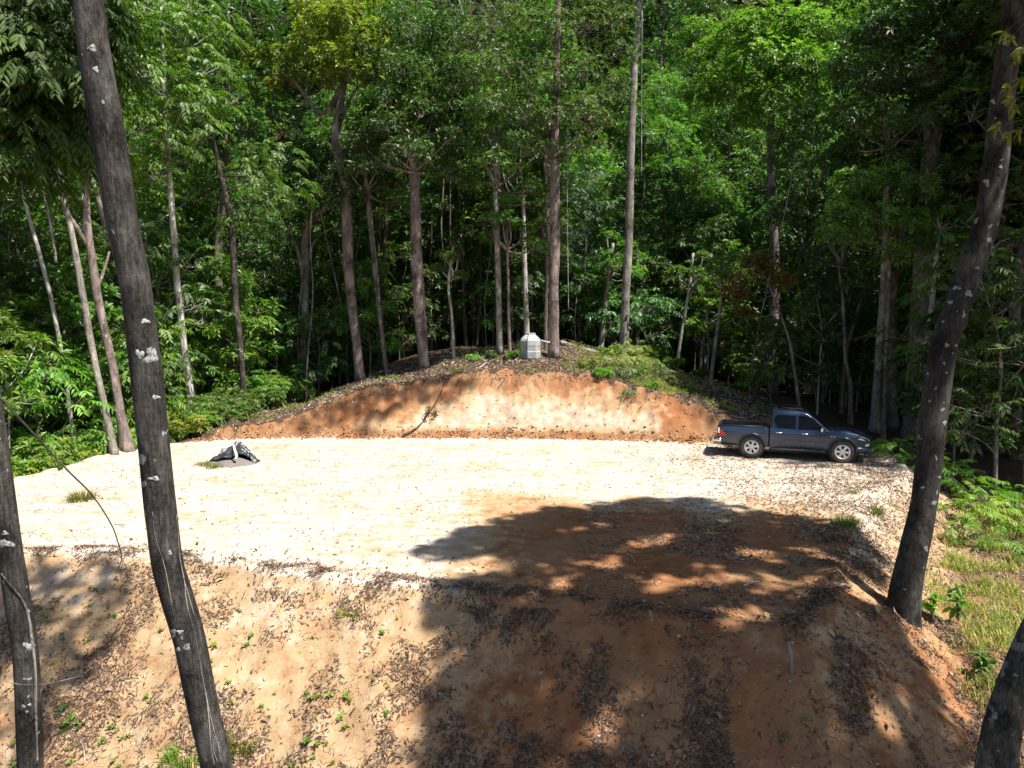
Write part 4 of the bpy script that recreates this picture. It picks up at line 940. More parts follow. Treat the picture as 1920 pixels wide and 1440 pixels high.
# windows: thin plates just proud of the greenhouse
def plate(mb, P, off, th=.012):
    P = np.array(P, float); n = np.cross(P[1]-P[0], P[2]-P[0]); n /= np.linalg.norm(n)
    if np.dot(n, off) < 0: n = -n
    c = P.mean(0); m = len(P); Vv = np.vstack([P-n*.01, P+n*th, [c+n*th]])
    F4 = np.array([[q, (q+1) % m, m+(q+1) % m, m+q] for q in range(m)]); F3 = np.array([[m+q, m+(q+1) % m, 2*m] for q in range(m)])
    mb.add(Vv, [F4, F3])
yz = lambda z: np.interp(z, [1.10, 1.3, 1.5, 1.66], [.895, .845, .795, .755])
def door(x0, x1, s, wpts, hx):
    dm = MB(); X = np.linspace(x0, x1, 16); Zf = np.linspace(0, 1, 9); rows = []
    for q in X:
        zl = max(float(zlow(q)), .47)+.02; rows.append([(q, s*(wid(q, zl+(1.085-zl)*f)+.010), zl+(1.085-zl)*f) for f in Zf])
    A = np.array(rows); nn = A.shape[0]*A.shape[1]; In = A.copy(); In[:, :, 1] -= s*.02
    gfc = grid_faces(16, 9); dm.add(A.reshape(-1, 3), gfc if s > 0 else gfc[:, ::-1])
    per = [q*9 for q in range(16)]+[15*9+q for q in range(1, 9)]+[q*9+8 for q in range(14, -1, -1)]+[q for q in range(7, 0, -1)]
    a = A.reshape(-1, 3)[per]; b = In.reshape(-1, 3)[per]; p = len(per)
    dm.add(np.vstack([a, b]), np.array([[q, (q+1) % p, p+(q+1) % p, p+q] for q in range(p)]))
    d = dm.build('door', PAINT, tr)
    wm = MB(); plate(wm, [(a, s*yz(b), b) for a, b in wpts], (0, s, .2)); wm.build('window', GLASS, d, smooth=False)
    hm = MB(); y = s*(wid(hx, .98)+.03); V, F = tube(resample([(hx-.11, y-s*.025, .985), (hx-.08, y, .985), (hx+.08, y, .985), (hx+.11, y-s*.025, .985)], 12), .019, 8); hm.add(V, F); hm.build('handle', CHROME, d)
for s in (-1, 1):
    door(.67, 1.545, s, [(.80, 1.56), (.755, 1.45), (.86, 1.2), (.95, 1.15), (1.50, 1.15), (1.50, 1.615), (.86, 1.625)], .93)
    door(1.565, 2.56, s, [(1.60, 1.15), (2.46, 1.14), (2.50, 1.17), (2.1, 1.53), (1.97, 1.605), (1.62, 1.615)], 1.82)
    mm = MB(); V, F = tube(resample([(2.36, s*.87, 1.14), (2.38, s*.97, 1.16), (2.37, s*1.06, 1.17)], 9), [.03, .06, .085, .095, .1, .1, .095, .085, .04], 10); V[:, 0] = 2.37+(V[:, 0]-2.37)*.6; mm.add(V, F)
    mm.build('mirror', CHROME, tr)
    hl = MB(); P = []
    for x_, z_ in ((3.46, .985), (3.62, .955), (3.8, .93), (3.95, .86), (3.965, .80), (3.8, .81), (3.6, .87)):
        P.append((x_, s*(wid(x_, z_)+.004), z_))
    P = np.array(P); c = P.mean(0)+np.array([0, s*.025, .01]); hl.add(np.vstack([P, c, P-np.array([0, s*.04, 0])]), [np.array([[q, (q+1) % 7, 7] for q in range(7)]), np.array([[8+q, 8+(q+1) % 7, (q+1) % 7, q] for q in range(7)])])
    hl.build('headlight', CLEARL, tr, smooth=False)
    tl_ = MB(); P = np.array([(-1.2, s*.89, 1.03), (-1.13, s*.925, 1.0), (-1.0, s*.943, .9), (-.9, s*.942, .80), (-.96, s*.93, .775), (-1.2, s*.885, .76)]); c = P.mean(0)+np.array([0, s*.02, 0])
    tl_.add(np.vstack([P, c, P-np.array([0, s*.06, 0])]), [np.array([[q, (q+1) % 6, 6] for q in range(6)]), np.array([[7+q, 7+(q+1) % 6, (q+1) % 6, q] for q in range(6)])])
    b3 = box(-1.245, -1.19, min(s*.78, s*.9), max(s*.78, s*.9), .76, 1.03); tl_.add(*b3)
    t_ = tl_.build('tail_light', REDL, tr, smooth=False)
    wl = MB(); wl.add(*box(-1.215, -1.16, min(s*.86, s*.93), max(s*.86, s*.93), .87, 1.06)); wl.build('reversing_lens', WHITEL, t_, smooth=False)
    st = MB(); V, F = tube(resample([(.62, s*.9, .36), (.8, s*.95, .365), (2.4, s*.95, .365), (2.56, s*.9, .36)], 20), .045, 8); st.add(V, F); st.build('side_step', BLACKP, tr)
    for c in AX:
        q = np.linspace(.02, math.pi-.02, 24); P = np.stack([c+(AR+.005)*np.cos(q), s*(wid(c+AR*np.cos(q), .42+AR*np.sin(q))+.008), .40+(AR+.005)*np.sin(q)*1.02], -1)
        V, F = tube(P, .026, 6); fl = MB(); fl.add(V, F); fl.build('wheel_arch', PAINT, tr)
    bg_ = MB(); bg_.add(*box(2.66, 2.86, min(s*.917, s*.932), max(s*.917, s*.932), .915, .945)); bg_.build('badge', CHROME, tr, smooth=False)
    fo = MB(); P = [(3.8, s*.80, .62), (3.93, s*.71, .62), (3.95, s*.70, .72), (3.82, s*.80, .7)]; plate(fo, P, (.4, s, 0), .03); fo.build('fog_lamp', CLEARL, tr, smooth=False)
    rr = MB(); V, F = tube(resample([(.92, s*.64, 1.765), (1.0, s*.62, 1.845), (1.35, s*.62, 1.86), (1.7, s*.62, 1.84), (1.8, s*.64, 1.755)], 16), .022, 6); rr.add(V, F); rr.build('roof_rail', BLACKP, tr)
ws = MB(); plate(ws, [(2.74, -.79, 1.10), (2.74, .79, 1.10), (2.06, .655, 1.64), (2.06, -.655, 1.64)], (1, 0, .5)); ws.build('windscreen', GLASS, tr, smooth=False)
ws = MB(); plate(ws, [(.64, -.74, 1.2), (.64, .74, 1.2), (.688, .66, 1.62), (.688, -.66, 1.62)], (-1, 0, 0)); ws.build('rear_window', GLASS, tr, smooth=False)
rbm = MB(); V, F = tube(resample([(-1.08, -.93, .6), (-1.27, -.88, .6), (-1.31, -.6, .6), (-1.31, .6, .6), (-1.27, .88, .6), (-1.08, .93, .6)], 30), .1, 8); V[:, 2] = .6+(V[:, 2]-.6)*.85; rbm.add(V, F); rbm.build('rear_bumper', CHROME, tr)
fb = MB(); V, F = tube(resample([(3.5, -.87, .5), (3.85, -.76, .5), (4.0, -.45, .5), (4.04, 0, .5), (4.0, .45, .5), (3.85, .76, .5), (3.5, .87, .5)], 30), .1, 8); fb.add(V, F); fb.build('front_bumper', PAINT, tr)
gr = MB(); V, F = tube(resample([(3.93, -.55, .8), (4.03, -.25, .8), (4.05, 0, .8), (4.03, .25, .8), (3.93, .55, .8)], 16), .085, 8); gr.add(V, F); gr.build('grille', BLACKP, tr)
def wheel(x, s, steer=0.0):
    tm = MB(); prof = [(.255, -.1), (.30, -.125), (.355, -.128), (.383, -.105), (.39, -.05), (.39, .05), (.383, .105), (.355, .128), (.30, .125), (.255, .1)]
    th = np.linspace(0, 2*np.pi, 44, endpoint=False)
    V = np.array([[(r+(.006 if (k_ % 2 and r > .38) else 0))*math.cos(a), yy, (r+(.006 if (k_ % 2 and r > .38) else 0))*math.sin(a)] for k_, a in enumerate(th) for r, yy in prof]); m_ = len(prof); n_ = len(th)
    F = np.array([[a*m_+b, a*m_+b+1, ((a+1) % n_)*m_+b+1, ((a+1) % n_)*m_+b] for a in range(n_) for b in range(m_-1)])
    w_ = bpy.data.objects.new('wheel', None); COL.objects.link(w_); w_.parent = tr; w_.location = (x, s*.79, WR); w_.rotation_euler = (0, .3 if x > 1 else 0, steer)
    tm.add(V, F); tm.build('tyre', RUBBER, w_)
    rm = MB(); o = s*.11
    V, F = tube([(0, o-s*.04, 0), (0, o-s*.05, 0)], .25, 32); bk = MB(); bk.add(V, F); bk.build('gap_shade_disc', BLACKP, w_)  # black disc stands in for the shade in the spoke gaps
    for k_ in range(6):
        a = k_*math.pi/3+.26
        ca, sa = math.cos(a), math.sin(a); P = []
        for r, hw, y_ in ((.045, .036, o), (.12, .036, o+s*.012), (.215, .062, o)):
            P += [(r*ca-hw*sa, y_, r*sa+hw*ca), (r*ca+hw*sa, y_, r*sa-hw*ca)]
        P = np.array(P); Vv = np.vstack([P, P-np.array([0, s*.03, 0])])
        rm.add(Vv, np.array([[0, 1, 3, 2], [2, 3, 5, 4], [0, 2, 8, 6], [2, 4, 10, 8], [1, 7, 9, 3], [3, 9, 11, 5]]))
    V, F = tube(np.array([(0, o-s*.05, 0), (0, o+s*.015, 0)]), .06, 16); rm.add(V, F)
    pr_ = [(.262, o-s*.06), (.262, o+s*.012), (.245, o+s*.018), (.215, o-s*.0), (.215, o-s*.05)]
    V = np.array([[r*math.cos(a), y_, r*math.sin(a)] for a in th for r, y_ in pr_]); m_ = 5
    F = np.array([[a*m_+b, a*m_+b+1, ((a+1) % n_)*m_+b+1, ((a+1) % n_)*m_+b] for a in range(n_) for b in range(m_-1)]); rm.add(V, F)
    rm.build('rim', ALLOY, w_, smooth=False)
for x_ in AX:
    for s in (-1, 1): wheel(x_, s)

# ------------------------------------------------------------ water tank on the mound
TANKM = plain('tank_plastic', (.31, .315, .315), .6, 0, .35, .25, 3, .3)
TK = ground_at(994, 669); tk = thing('water_tank', TK, 'grey faceted water tank standing on the mound beside the thick trunk', 'water tank', None, .5)
u = TK[1]/FPX; R0 = 20.5*u
def poly_ring(r, z, n=8, ph=0): return [(r*math.cos(ph+2*math.pi*q/n), r*math.sin(ph+2*math.pi*q/n), z) for q in range(n)]
ringz = [(R0*1.0, -.05), (R0*1.02, 10*u), (R0*.985, 11*u), (R0*.985, 20*u), (R0*1.0, 21*u), (R0*.98, 30*u), (R0*.90, 33.5*u), (R0*.56, 40.5*u), (R0*.5, 41.5*u), (R0*.5, 44.5*u), (R0*.44, 44.8*u), (R0*.42, 43*u)]
Vt = np.array([p for r, z in ringz for p in poly_ring(r, z)]); k = 8; L_ = len(ringz)
Ft = np.array([[a*k+b, a*k+(b+1) % k, (a+1)*k+(b+1) % k, (a+1)*k+b] for a in range(L_-1) for b in range(k)])
mb = MB(); mb.add(np.vstack([Vt, [(0, 0, 44*u)]]), [Ft, np.array([[(L_-1)*k+b, (L_-1)*k+(b+1) % k, L_*k] for b in range(k)])]); mb.build('tank_body', TANKM, tk, smooth=False)
mb = MB()
for a in (2, 5, 7):
    P = [Vt[q*k+a]*np.array([1.02, 1.02, 1]) for q in (0, 4, 5, 6, 7)]; V, F = tube(resample(np.array(P), 16), .018, 5); mb.add(V, F)
tag(mb.build('strap', plain('tank_strap', (.07, .07, .07), .7), tk), kind='stuff')
mb = MB(); V, F = tube([(R0*.6, -R0*.2, 33*u), (R0*1.45, -R0*.75, 27*u), (R0*1.55, -R0*.85, 27*u)], [.03, .035, .05], 8); mb.add(V, F); mb.build('outlet_pipe', plain('pvc', (.55, .55, .52), .5), tk)
# fallen log
A_, B_ = at(1052, 648, 38.2), at(1122, 654, 36.8)
lg = thing('fallen_log', A_, 'grey fallen log lying on the mound behind the thick trunk', 'log')
mb = MB(); P = np.array([A_, (A_*.6+B_*.4)+[0, 0, -.05], B_]); P[:, 2] = [Hs(p[0], p[1])+.14 for p in P]; P[:, 2] = np.linspace(P[0, 2]+.03, P[2, 2], 3)
trunk_mesh(mb, P-A_, [.17, .15, .13], 16, 12, 3, .1, 0); mb.build('trunk', BK['grey'], lg)
mb = MB(); V, F = tube(resample(np.array([P[1], P[1]+[.2, -.3, .25], P[1]+[.3, -.45, .33]])-A_, 6), [.05, .05, .04, .04, .04, .03], 7); mb.add(V, F); mb.build('branch_stub', BK['grey'], lg)
# ------------------------------------------------------------ sand heap, tarpaulin, stick
c = at_z(435, 868); sc = c[1]/FPX
g = np.random.default_rng(5)
nx_, ny_ = 40, 30; gx_, gy_ = np.meshgrid(np.linspace(-1.05, 1.05, nx_), np.linspace(-.8, .8, ny_))
rr_ = np.hypot(gx_/.95, gy_/.74); hz = .22*np.clip(1-rr_, 0, 1)**.8+.03*fbm(gx_+3, gy_, 2.5, 3)*np.clip(1.15-rr_, 0, 1)-.05*(rr_ > 1)
Vh = np.stack([gx_+c[0], gy_+c[1], hz+H(gx_+c[0], gy_+c[1])-.01], -1).reshape(-1, 3)
SANDM = plain('grey_sand', (.15, .137, .128), .95, 0, .1, .3, 14, .6)
o = link('sand_heap', mesh('sand_heap', Vh, grid_faces(ny_, nx_), SANDM)); tag(o, 'low heap of grey sand on the clearing under a black sheet', 'heap')
def heap(x, y): 
    r = np.hypot((x-c[0])/.95, (y-c[1])/.74); return .22*np.clip(1-r, 0, 1)**.8
# sheet: a crumpled tent-like fold with a dark mouth on its right
n1, n2 = 46, 34; U, W = np.meshgrid(np.linspace(-1, 1, n1), np.linspace(-1, 1, n2))
sx = .84*U+.02; sy = .34*W+.06*np.sin(U*5)+.12
ridge = .47*np.exp(-((U-.12)/.50)**2)*np.exp(-(np.maximum(-W, 0)*1.0)**2)
open_ = ((U > .12) & (W < 0))
szz = .06+ridge*(1-.35*W**2)*np.where(U < .12, (1-.45*np.clip(-W, 0, 1)), 1)+.09*fbm(U*2, W*2, 1.8, 4)+.09*np.abs(noise2(U*6, W*3))+.04*np.abs(noise2(U*13+4, W*6))
szz = np.maximum(szz*(1-.95*sstep(.55, 1, W))*np.clip((1-np.abs(U))*5, 0, 1)+.02, .03)
sy = np.where(open_, sy+(-W)*.20, sy)
lowh = heap(c[0]+sx, c[1]+sy)*.7
Vs = np.stack([c[0]+sx, c[1]+sy, szz*1.0+lowh*.55], -1).reshape(-1, 3)
fa = grid_faces(n2, n1)
TARP = plain('black_sheet', (.035, .038, .045), .34, 0, .5, .35, 5, .3)
keep = ~((Vs[fa].mean(1)[:, 0]-c[0] > .16) & (Vs[fa].mean(1)[:, 1]-c[1] < -.02) & (Vs[fa].mean(1)[:, 2] < .34) & (Vs[fa].mean(1)[:, 0]-c[0] < .62))
o = link('tarpaulin', mesh('tarpaulin', Vs, fa[keep], TARP)); md = o.modifiers.new('s', 'SOLIDIFY'); md.thickness = .008
tag(o, 'crumpled black plastic sheet thrown over the grey sand heap', 'tarpaulin')
mb = MB(); P = [at(437, 833, c[1]+.1), at(440, 844, c[1]-.25), at(443, 858, c[1]-.42), at(441, 862, c[1]-.45)]; V, F = tube(resample(np.array(P), 14), np.linspace(.035, .045, 14), 8); mb.add(V, F)
o = mb.build('wooden_stick', plain('pale_wood', (.55, .5, .43), .7, 0, .2, .2, 8, .3)); tag(o, 'pale stick leaning over the black plastic sheet', 'stick')
mb = MB(); P = np.array(ground_at(425, 857))+[0, -.1, .18]
V = P+unit(np.random.default_rng(1).normal(0, 1, (40, 3)))*[.17, .12, .13]; 
bmsh = tube(resample(np.array([P-[.16, 0, .05], P, P+[.16, 0, -.08]]), 9), [.03, .1, .14, .16, .17, .16, .14, .1, .03], 10, True, lambda i, th: .2*np.sin(3*th+i)); mb.add(*bmsh)
o = mb.build('plastic_bag', plain('grey_bag', (.2, .215, .24), .3, 0, .5, .4, 9, .4)); tag(o, 'small grey plastic bag under the edge of the black sheet', 'bag')

# ------------------------------------------------------------ fallen leaves
def slope_frames(x, y):
    e = .06; h0 = H(x, y); gx_ = (H(x+e, y)-H(x-e, y))/(2*e); gy_ = (H(x, y+e)-H(x, y-e))/(2*e)
    N = unit(np.stack([-np.clip(gx_, -1.5, 1.5), -np.clip(gy_, -1.5, 1.5), np.ones_like(x)], -1)); return h0, N
def litter_mesh(x, y, L, Wd, g, lift=.012, tilt=.35, tone=None):
    n = len(x); h0, N = slope_frames(x, y); U, W_ = basis(N); a = g.uniform(0, 6.28, n)
    A = U*np.cos(a)[:, None]+W_*np.sin(a)[:, None]; Nn = unit(N+g.normal(0, tilt, (n, 3))); A = unit(A-Nn*np.sum(A*Nn, 1)[:, None])
    Sd = np.cross(Nn, A); Ls = (L*np.clip(g.lognormal(-.12, .38, n), .35, 2.3))[:, None]; Ws = (Wd*g.uniform(.6, 1.3, n))[:, None]
    cu = g.uniform(-.1, .32, n)[:, None]; C = np.stack([x, y, h0], -1)+N*(lift*g.uniform(.3, 1.6, n))[:, None]
    bend = Sd*(Ls*g.normal(0, .12, n)[:, None])
    P = np.stack([C-A*Ls*.5+Nn*Ls*cu*.6, C+Sd*Ws*.5+bend+Nn*Ws*.25, C+A*Ls*.5+Nn*Ls*cu, C-Sd*Ws*.5+bend+Nn*Ws*.25, C+bend], 1)
    b = np.arange(n)[:, None]*5
    F = np.concatenate([b+np.array([q]) for q in ([0, 4, 1], [1, 4, 2], [2, 4, 3], [3, 4, 0])])
    t = g.random(n) if tone is None else tone(g, n)
    return P.reshape(-1, 3), F, np.tile(t, 4)
def sample(n, xr, yr, dens, seed):
    g = np.random.default_rng(seed); xs, ys = [], []; tot = 0
    while tot < n:
        x = g.uniform(*xr, 20000); y = g.uniform(*yr, 20000); k = g.random(20000) < dens(x, y); xs.append(x[k]); ys.append(y[k]); tot += k.sum()
        if len(xs) > 200: break
    return np.concatenate(xs)[:n], np.concatenate(ys)[:n], g
darkt = lambda g, n: np.clip(g.beta(1.5, 3.0, n), 0, .955)
palet = lambda g, n: np.clip(g.beta(2.2, 1.5, n), 0, 1)
lay = []
def near_d(x, y):
    d = pad_dist(x, y); cl = fbm(x, y, .9, 3)+.35*fbm(x, y, 3, 2)
    low = sstep(.8, 3.0, d)
    dens = np.clip(-.1+cl*1.0+low*.62, .02, 1)*(d > .1)
    strip = np.exp(-((d+.2+.25*fbm(x, y, .6, 2))/.3)**2)*np.clip(.25+.9*fbm(x, y, 1.4, 3), .04, .8)
    return np.maximum(dens*np.where(x < -2, .62, 1), strip)*(d > -1)
lay.append((sample(88000, (-11.5, 8.5), (7.5, 15.8), near_d, 1), .088, .021, .45, darkt))
def padr(x, y):   # drifts of leaves on the clearing: shaded corner and by the pickup
    d = pad_dist(x, y); cl = fbm(x, y, .55, 3)
    a = sstep(-.5, 2.5, x-1)*sstep(20, 16, y)*np.clip(.25+.9*cl, .04, 1)
    b = sstep(3, 10, x)*np.clip(.5+.5*cl, .1, 1)*.7*(y > 16)
    return np.where(d < -.1, np.maximum(np.maximum(a, b), .02+.04*np.clip(cl, 0, 1)), 0)
lay.append((sample(15000, (-16, 13.5), (10, 29), padr, 2), .085, .034, .25, lambda g, n: np.clip(g.beta(1.5, 1.7, n), 0, 1)))
def mound(x, y):
    d = pad_dist(x, y); nat = natural(x, y); cr = nat-1.25*d
    on = np.where(cr < .35, 1, .06)*(d > .05)*np.clip(.65+.6*fbm(x, y, .8, 2), .1, 1)
    foot = np.exp(-((d-.05)/.18)**2)
    return np.where(y > 26.5, np.maximum(on, foot*.8), 0)
lay.append((sample(24000, (-13, 13), (27, 38.5), mound, 3), .15, .05, .5, palet))
def rgt(x, y): return np.where((pad_dist(x, y) > .1) & (x > 5.5), np.clip(.5+.8*fbm(x, y, .8, 2), .05, 1), 0)
lay.append((sample(7000, (5.5, 16), (9, 25), rgt, 4), .10, .035, .4, palet))
lay.append((sample(6500, (6, 13.5), (14.5, 25), lambda x, y: np.exp(-np.abs(pad_dist(x, y))/1.1)*np.clip(.45+.8*fbm(x, y, .9, 2), .05, 1), 6), .10, .04, .4, palet))
mb = MB()
for (x_, y_, g), L, Wd, ti, tone in lay:
    V, F, t = litter_mesh(x_, y_, L, Wd, g, tilt=ti, tone=tone); mb.add(V, F, t)
o = mb.build('leaf_litter', DRY, None, smooth=False); tag(o, 'dry brown leaves scattered over the soil', kind='stuff')
# single big leaves
proto = []
for k in range(5):
    g = np.random.default_rng(700+k); L, Wd = g.uniform(.13, .2), g.uniform(.05, .085); u = np.linspace(0, 1, 7); wd = Wd*np.sin(np.pi*np.clip(u, .03, .98))**.7
    cz = g.uniform(.02, .06)*np.sin(u*3+g.uniform(0, 3)); V = np.concatenate([np.stack([L*(u-.5), s*wd/2, cz+abs(s)*.012+.012], -1) for s in (-1, 0, 1)])
    F = np.concatenate([np.stack([np.arange(6)+r*7, np.arange(6)+r*7+1, np.arange(6)+r*7+8, np.arange(6)+r*7+7], -1) for r in (0, 1)])
    proto.append(mesh('fallen_leaf', V, F, DRY, True, np.full(len(F), [.62, .9, .75, .99, .4][k])))
x_, y_, g = sample(150, (-9, 7.5), (8.5, 15.5), lambda x, y: (pad_dist(x, y) > -2)*.9, 11)
h0, N = slope_frames(x_, y_)
for k in range(len(x_)):
    m = [0, 0, 1, 2, 4, 1, 2, 0, 3, 4][k % 10]
    o = link('fallen_leaf', proto[m]); o.location = (x_[k], y_[k], h0[k]); q = Vector(N[k]).to_track_quat('Z', 'Y'); o.rotation_euler = q.to_euler(); o.rotation_euler.rotate_axis('Z', g.uniform(0, 6.28))
    tag(o, ['large curled brown leaf lying on the near earth', 'large pale dried leaf lying on the near earth', 'large buff curled leaf lying on the near earth', 'yellow fallen leaf lying on the near earth', 'dark curled leaf lying on the near earth'][m], 'leaf', 'large fallen leaves on the near earth')

# ------------------------------------------------------------ grass, seedlings, ferns, shrubs
def tuft(seed, n, hgt, rad, name='grass_tuft', mat=None):
    g = np.random.default_rng(seed); a = g.uniform(0, 6.28, n); d = rad*np.sqrt(g.random(n)); C = np.stack([d*np.cos(a), d*np.sin(a), np.full(n, -.02)], -1)
    out = np.stack([np.cos(a), np.sin(a), np.zeros(n)], -1); l = hgt*g.uniform(.5, 1.2, n)[:, None]; lean = g.uniform(.15, .9, n)[:, None]; s = np.stack([-np.sin(a+g.normal(0, .6, n)), np.cos(a), np.zeros(n)], -1)*.005*(1+hgt)
    m = C+np.array([0, 0, 1.])*l*.6+out*lean*l*.3; t = C+np.array([0, 0, 1.])*l*(.95-.45*lean)+out*lean*l*.95
    P = np.stack([C-s, C+s, m+s*.8, m-s*.8, t], 1); b = np.arange(n)[:, None]*5
    return mesh(name, P.reshape(-1, 3), [b+np.array([[0, 1, 2, 3]]), b+np.array([[3, 2, 4]])], mat or LM['grass'], False, np.concatenate([g.random(n)*.98]*2))
TU = [tuft(1, 240, .28, .26), tuft(2, 170, .2, .26), tuft(3, 320, .32, .42)]
def put_tuft(px, py, k, s, lab, grp=None, mat=None):
    p = ground_at(px, py); o = link('grass_tuft', TU[k]); o.location = tuple(p); o.rotation_euler = (0, 0, px*.7); o.scale = (s, s, s*.9); tag(o, lab, 'grass', grp)
    if mat: o.material_slots[0].link = 'OBJECT'; o.material_slots[0].material = mat
put_tuft(152, 938, 0, 1.35, 'bright grass tuft alone on the sand at the left of the clearing')
put_tuft(1588, 984, 2, .85, 'dark green grass tuft on the shaded brow of the right edge', mat=LM['mid'])
put_tuft(1640, 962, 0, 1.0, 'yellow-green grass tuft just beyond the dark one on the right edge')
put_tuft(380, 872, 1, 1.1, 'thin grass patch at the left foot of the grey sand heap')
put_tuft(402, 876, 1, 1.2, 'yellowing grass patch at the front foot of the grey sand heap')
put_tuft(1600, 925, 1, .8, 'small grass tuft among the leaves in front of the pickup')
put_tuft(455, 1400, 0, 1.1, 'fresh grass tuft right of the bent near trunk foot')
put_tuft(350, 1425, 0, 1.2, 'yellow-green grass tuft left of the bent near trunk foot', mat=LM['lime'])
put_tuft(655, 1150, 1, .8, 'sparse dry grass stalks on the upper sunlit slope')
g = np.random.default_rng(33)
# field of grass low on the right
x_, y_, g = sample(2600, (7.5, 17), (11, 21.5), lambda x, y: np.where((pad_dist(x, y) > 1.7+.5*fbm(x, y, .6, 2)), np.clip(.4+1.0*fbm(x, y, .7, 3), 0, 1), 0), 21)
h0 = H(x_, y_); mb = MB(); n = len(x_)
for j in range(9):
    a = g.uniform(0, 6.28, n); l = g.uniform(.1, .32, n)[:, None]; C = np.stack([x_+g.normal(0, .09, n), y_+g.normal(0, .09, n), h0-.01], -1); out = np.stack([np.cos(a), np.sin(a), np.zeros(n)], -1); s = np.stack([-np.sin(a), np.cos(a), np.zeros(n)], -1)*.008
    t = C+np.array([0, 0, 1.])*l*.8+out*l*.6; m = C+np.array([0, 0, 1.])*l*.55+out*l*.2; P = np.stack([C-s, C+s, m+s*.8, m-s*.8, t], 1); b = np.arange(n)[:, None]*5
    tn = g.random(n)*.98; tn = np.where(g.random(n) < .22, .99, tn); mb.add(P.reshape(-1, 3), [b+np.array([[0, 1, 2, 3]]), b+np.array([[3, 2, 4]])], None); mb.var[-2:] = [tn, tn]
o = mb.build('grass', LM['grass'], None, smooth=False); tag(o, 'short mixed grass on the low ground right of the clearing', kind='stuff')
# seedlings on the sunlit slope
def seedling(seed, k, L, Wd, hgt):
    lf = Leafy(seed); lf.rosettes(np.array([[0, 0, hgt*.7], [.02, .03, hgt]]), np.array([[0, 0, 1.], [.2, .1, 1.]]), k=k, L=L, Wd=Wd, spread=(.8, 1.5), fine=True)
    V, F = tube([(0, 0, -.03), (0, 0, hgt)], .004, 4); lf.mb.add(V, F, .3)
    return mesh('seedling', np.concatenate(lf.mb.V), lf.mb.F, LM['bright'], False, np.concatenate(lf.mb.var))
SD = [seedling(1, 5, .075, .035, .05), seedling(2, 6, .06, .026, .06), seedling(3, 4, .09, .04, .07)]
def seed_d(x, y):
    d = pad_dist(x, y); return np.where((d > .6), np.clip(.1+.9*fbm(x, y, .8, 2)+.25*sstep(1, 3, d), 0, 1)*np.where(x < -1.5, 1, .14), 0)
x_, y_, g = sample(260, (-9.5, 6), (8.5, 15), seed_d, 22); h0 = H(x_, y_)
for k in range(len(x_)):
    o = link('seedling', SD[k % 3]); o.location = (x_[k], y_[k], h0[k]); s = g.uniform(.4, 1.0); o.scale = (s, s, s); o.rotation_euler = (g.normal(0, .2), g.normal(0, .2), g.uniform(0, 6.28))
    if k % 4 < 3: o.material_slots[0].link = 'OBJECT'; o.material_slots[0].material = LM['lime' if k % 4 else 'yellow']
    tag(o, 'tiny green seedling sprouting from the bare near slope', 'seedling', 'seedlings on the near slope')
# broad-leaved young plants
def broad(px, py, lab, n=7, L=.26, Wd=.12, hgt=.25, seed=1, mat='bright', Y=None):
    p = ground_at(px, py) if Y is None else at(px, py, Y); r0 = thing('young_plant', p, lab, 'plant'); lf = Leafy(seed); g = np.random.default_rng(seed)
    q = g.uniform(.4, 1, n)[:, None]*np.array([[0, 0, hgt]])+g.normal(0, .04, (n, 3)); d = unit(g.normal(0, 1, (n, 3))+[0, 0, .5])
    lf.rosettes(q, d, k=2, L=L, Wd=Wd, spread=(.7, 1.3), fine=True, droop=.3); mb = MB()
    for a in q: V, F = tube(resample(np.array([[0, 0, -.04], a*.6+[.01, 0, 0], a]), 5), .006, 5); mb.add(V, F)
    mb.build('stem', BK['brown'], r0); lf.crown('leaves', LM[mat], r0)
broad(135, 1372, 'bright broad-leaved young plant beside the vine-wrapped trunk', 6, .2, .09, .25, 3)
broad(1745, 1160, 'leafy green plant growing at the foot of the curved lichen trunk', 16, .2, .1, .4, 4)
broad(1795, 1170, 'sunlit leafy plant right of the curved lichen trunk', 20, .2, .09, .75, 5)
broad(1840, 1265, 'dark leafy plant low on the right above the mossy trunk', 22, .17, .085, .35, 6, 'mid')
broad(1880, 1345, 'dark leafy plant against the foot of the mossy near trunk', 20, .15, .08, .3, 7, 'mid')
broad(1465, 1395, 'single dark green seedling on the shaded slope', 4, .1, .06, .06, 8, 'mid')
# ferns / feathery bushes right of the clearing
def feathery(px, py, lab, rad, hgt, seed, mat='fern', Y=None, grp=None, n=34):
    p = ground_at(px, py) if Y is None else np.array([at(px, py, Y)[0], Y, Hs(at(px, py, Y)[0], Y)]); r0 = thing('fern_bush', p, lab, 'fern', grp); lf = Leafy(seed); g = np.random.default_rng(seed)
    a = g.uniform(0, 6.28, n); d = rad*np.sqrt(g.random(n)); z = hgt*(1-.6*(d/rad)**2)*g.uniform(.6, 1, n)
    Cc = np.stack([d*np.cos(a), d*np.sin(a), z], -1); Dd = unit(np.stack([np.cos(a), np.sin(a), np.full(n, .35)], -1)+g.normal(0, .3, (n, 3)))
    lf.sprays(Cc, Dd, length=.75, pairs=13, L=.2, Wd=.05, hang=.7, fine=False); mb = MB()
    for q in Cc[::2]: V, F = tube(resample(np.array([[q[0]*.3, q[1]*.3, -.1], q*[.8, .8, .6], q]), 6), np.linspace(.014, .006, 6), 4); mb.add(V, F)
    mb.build('stem', BK['brown'], r0); lf.crown('crown', LM[mat], r0)
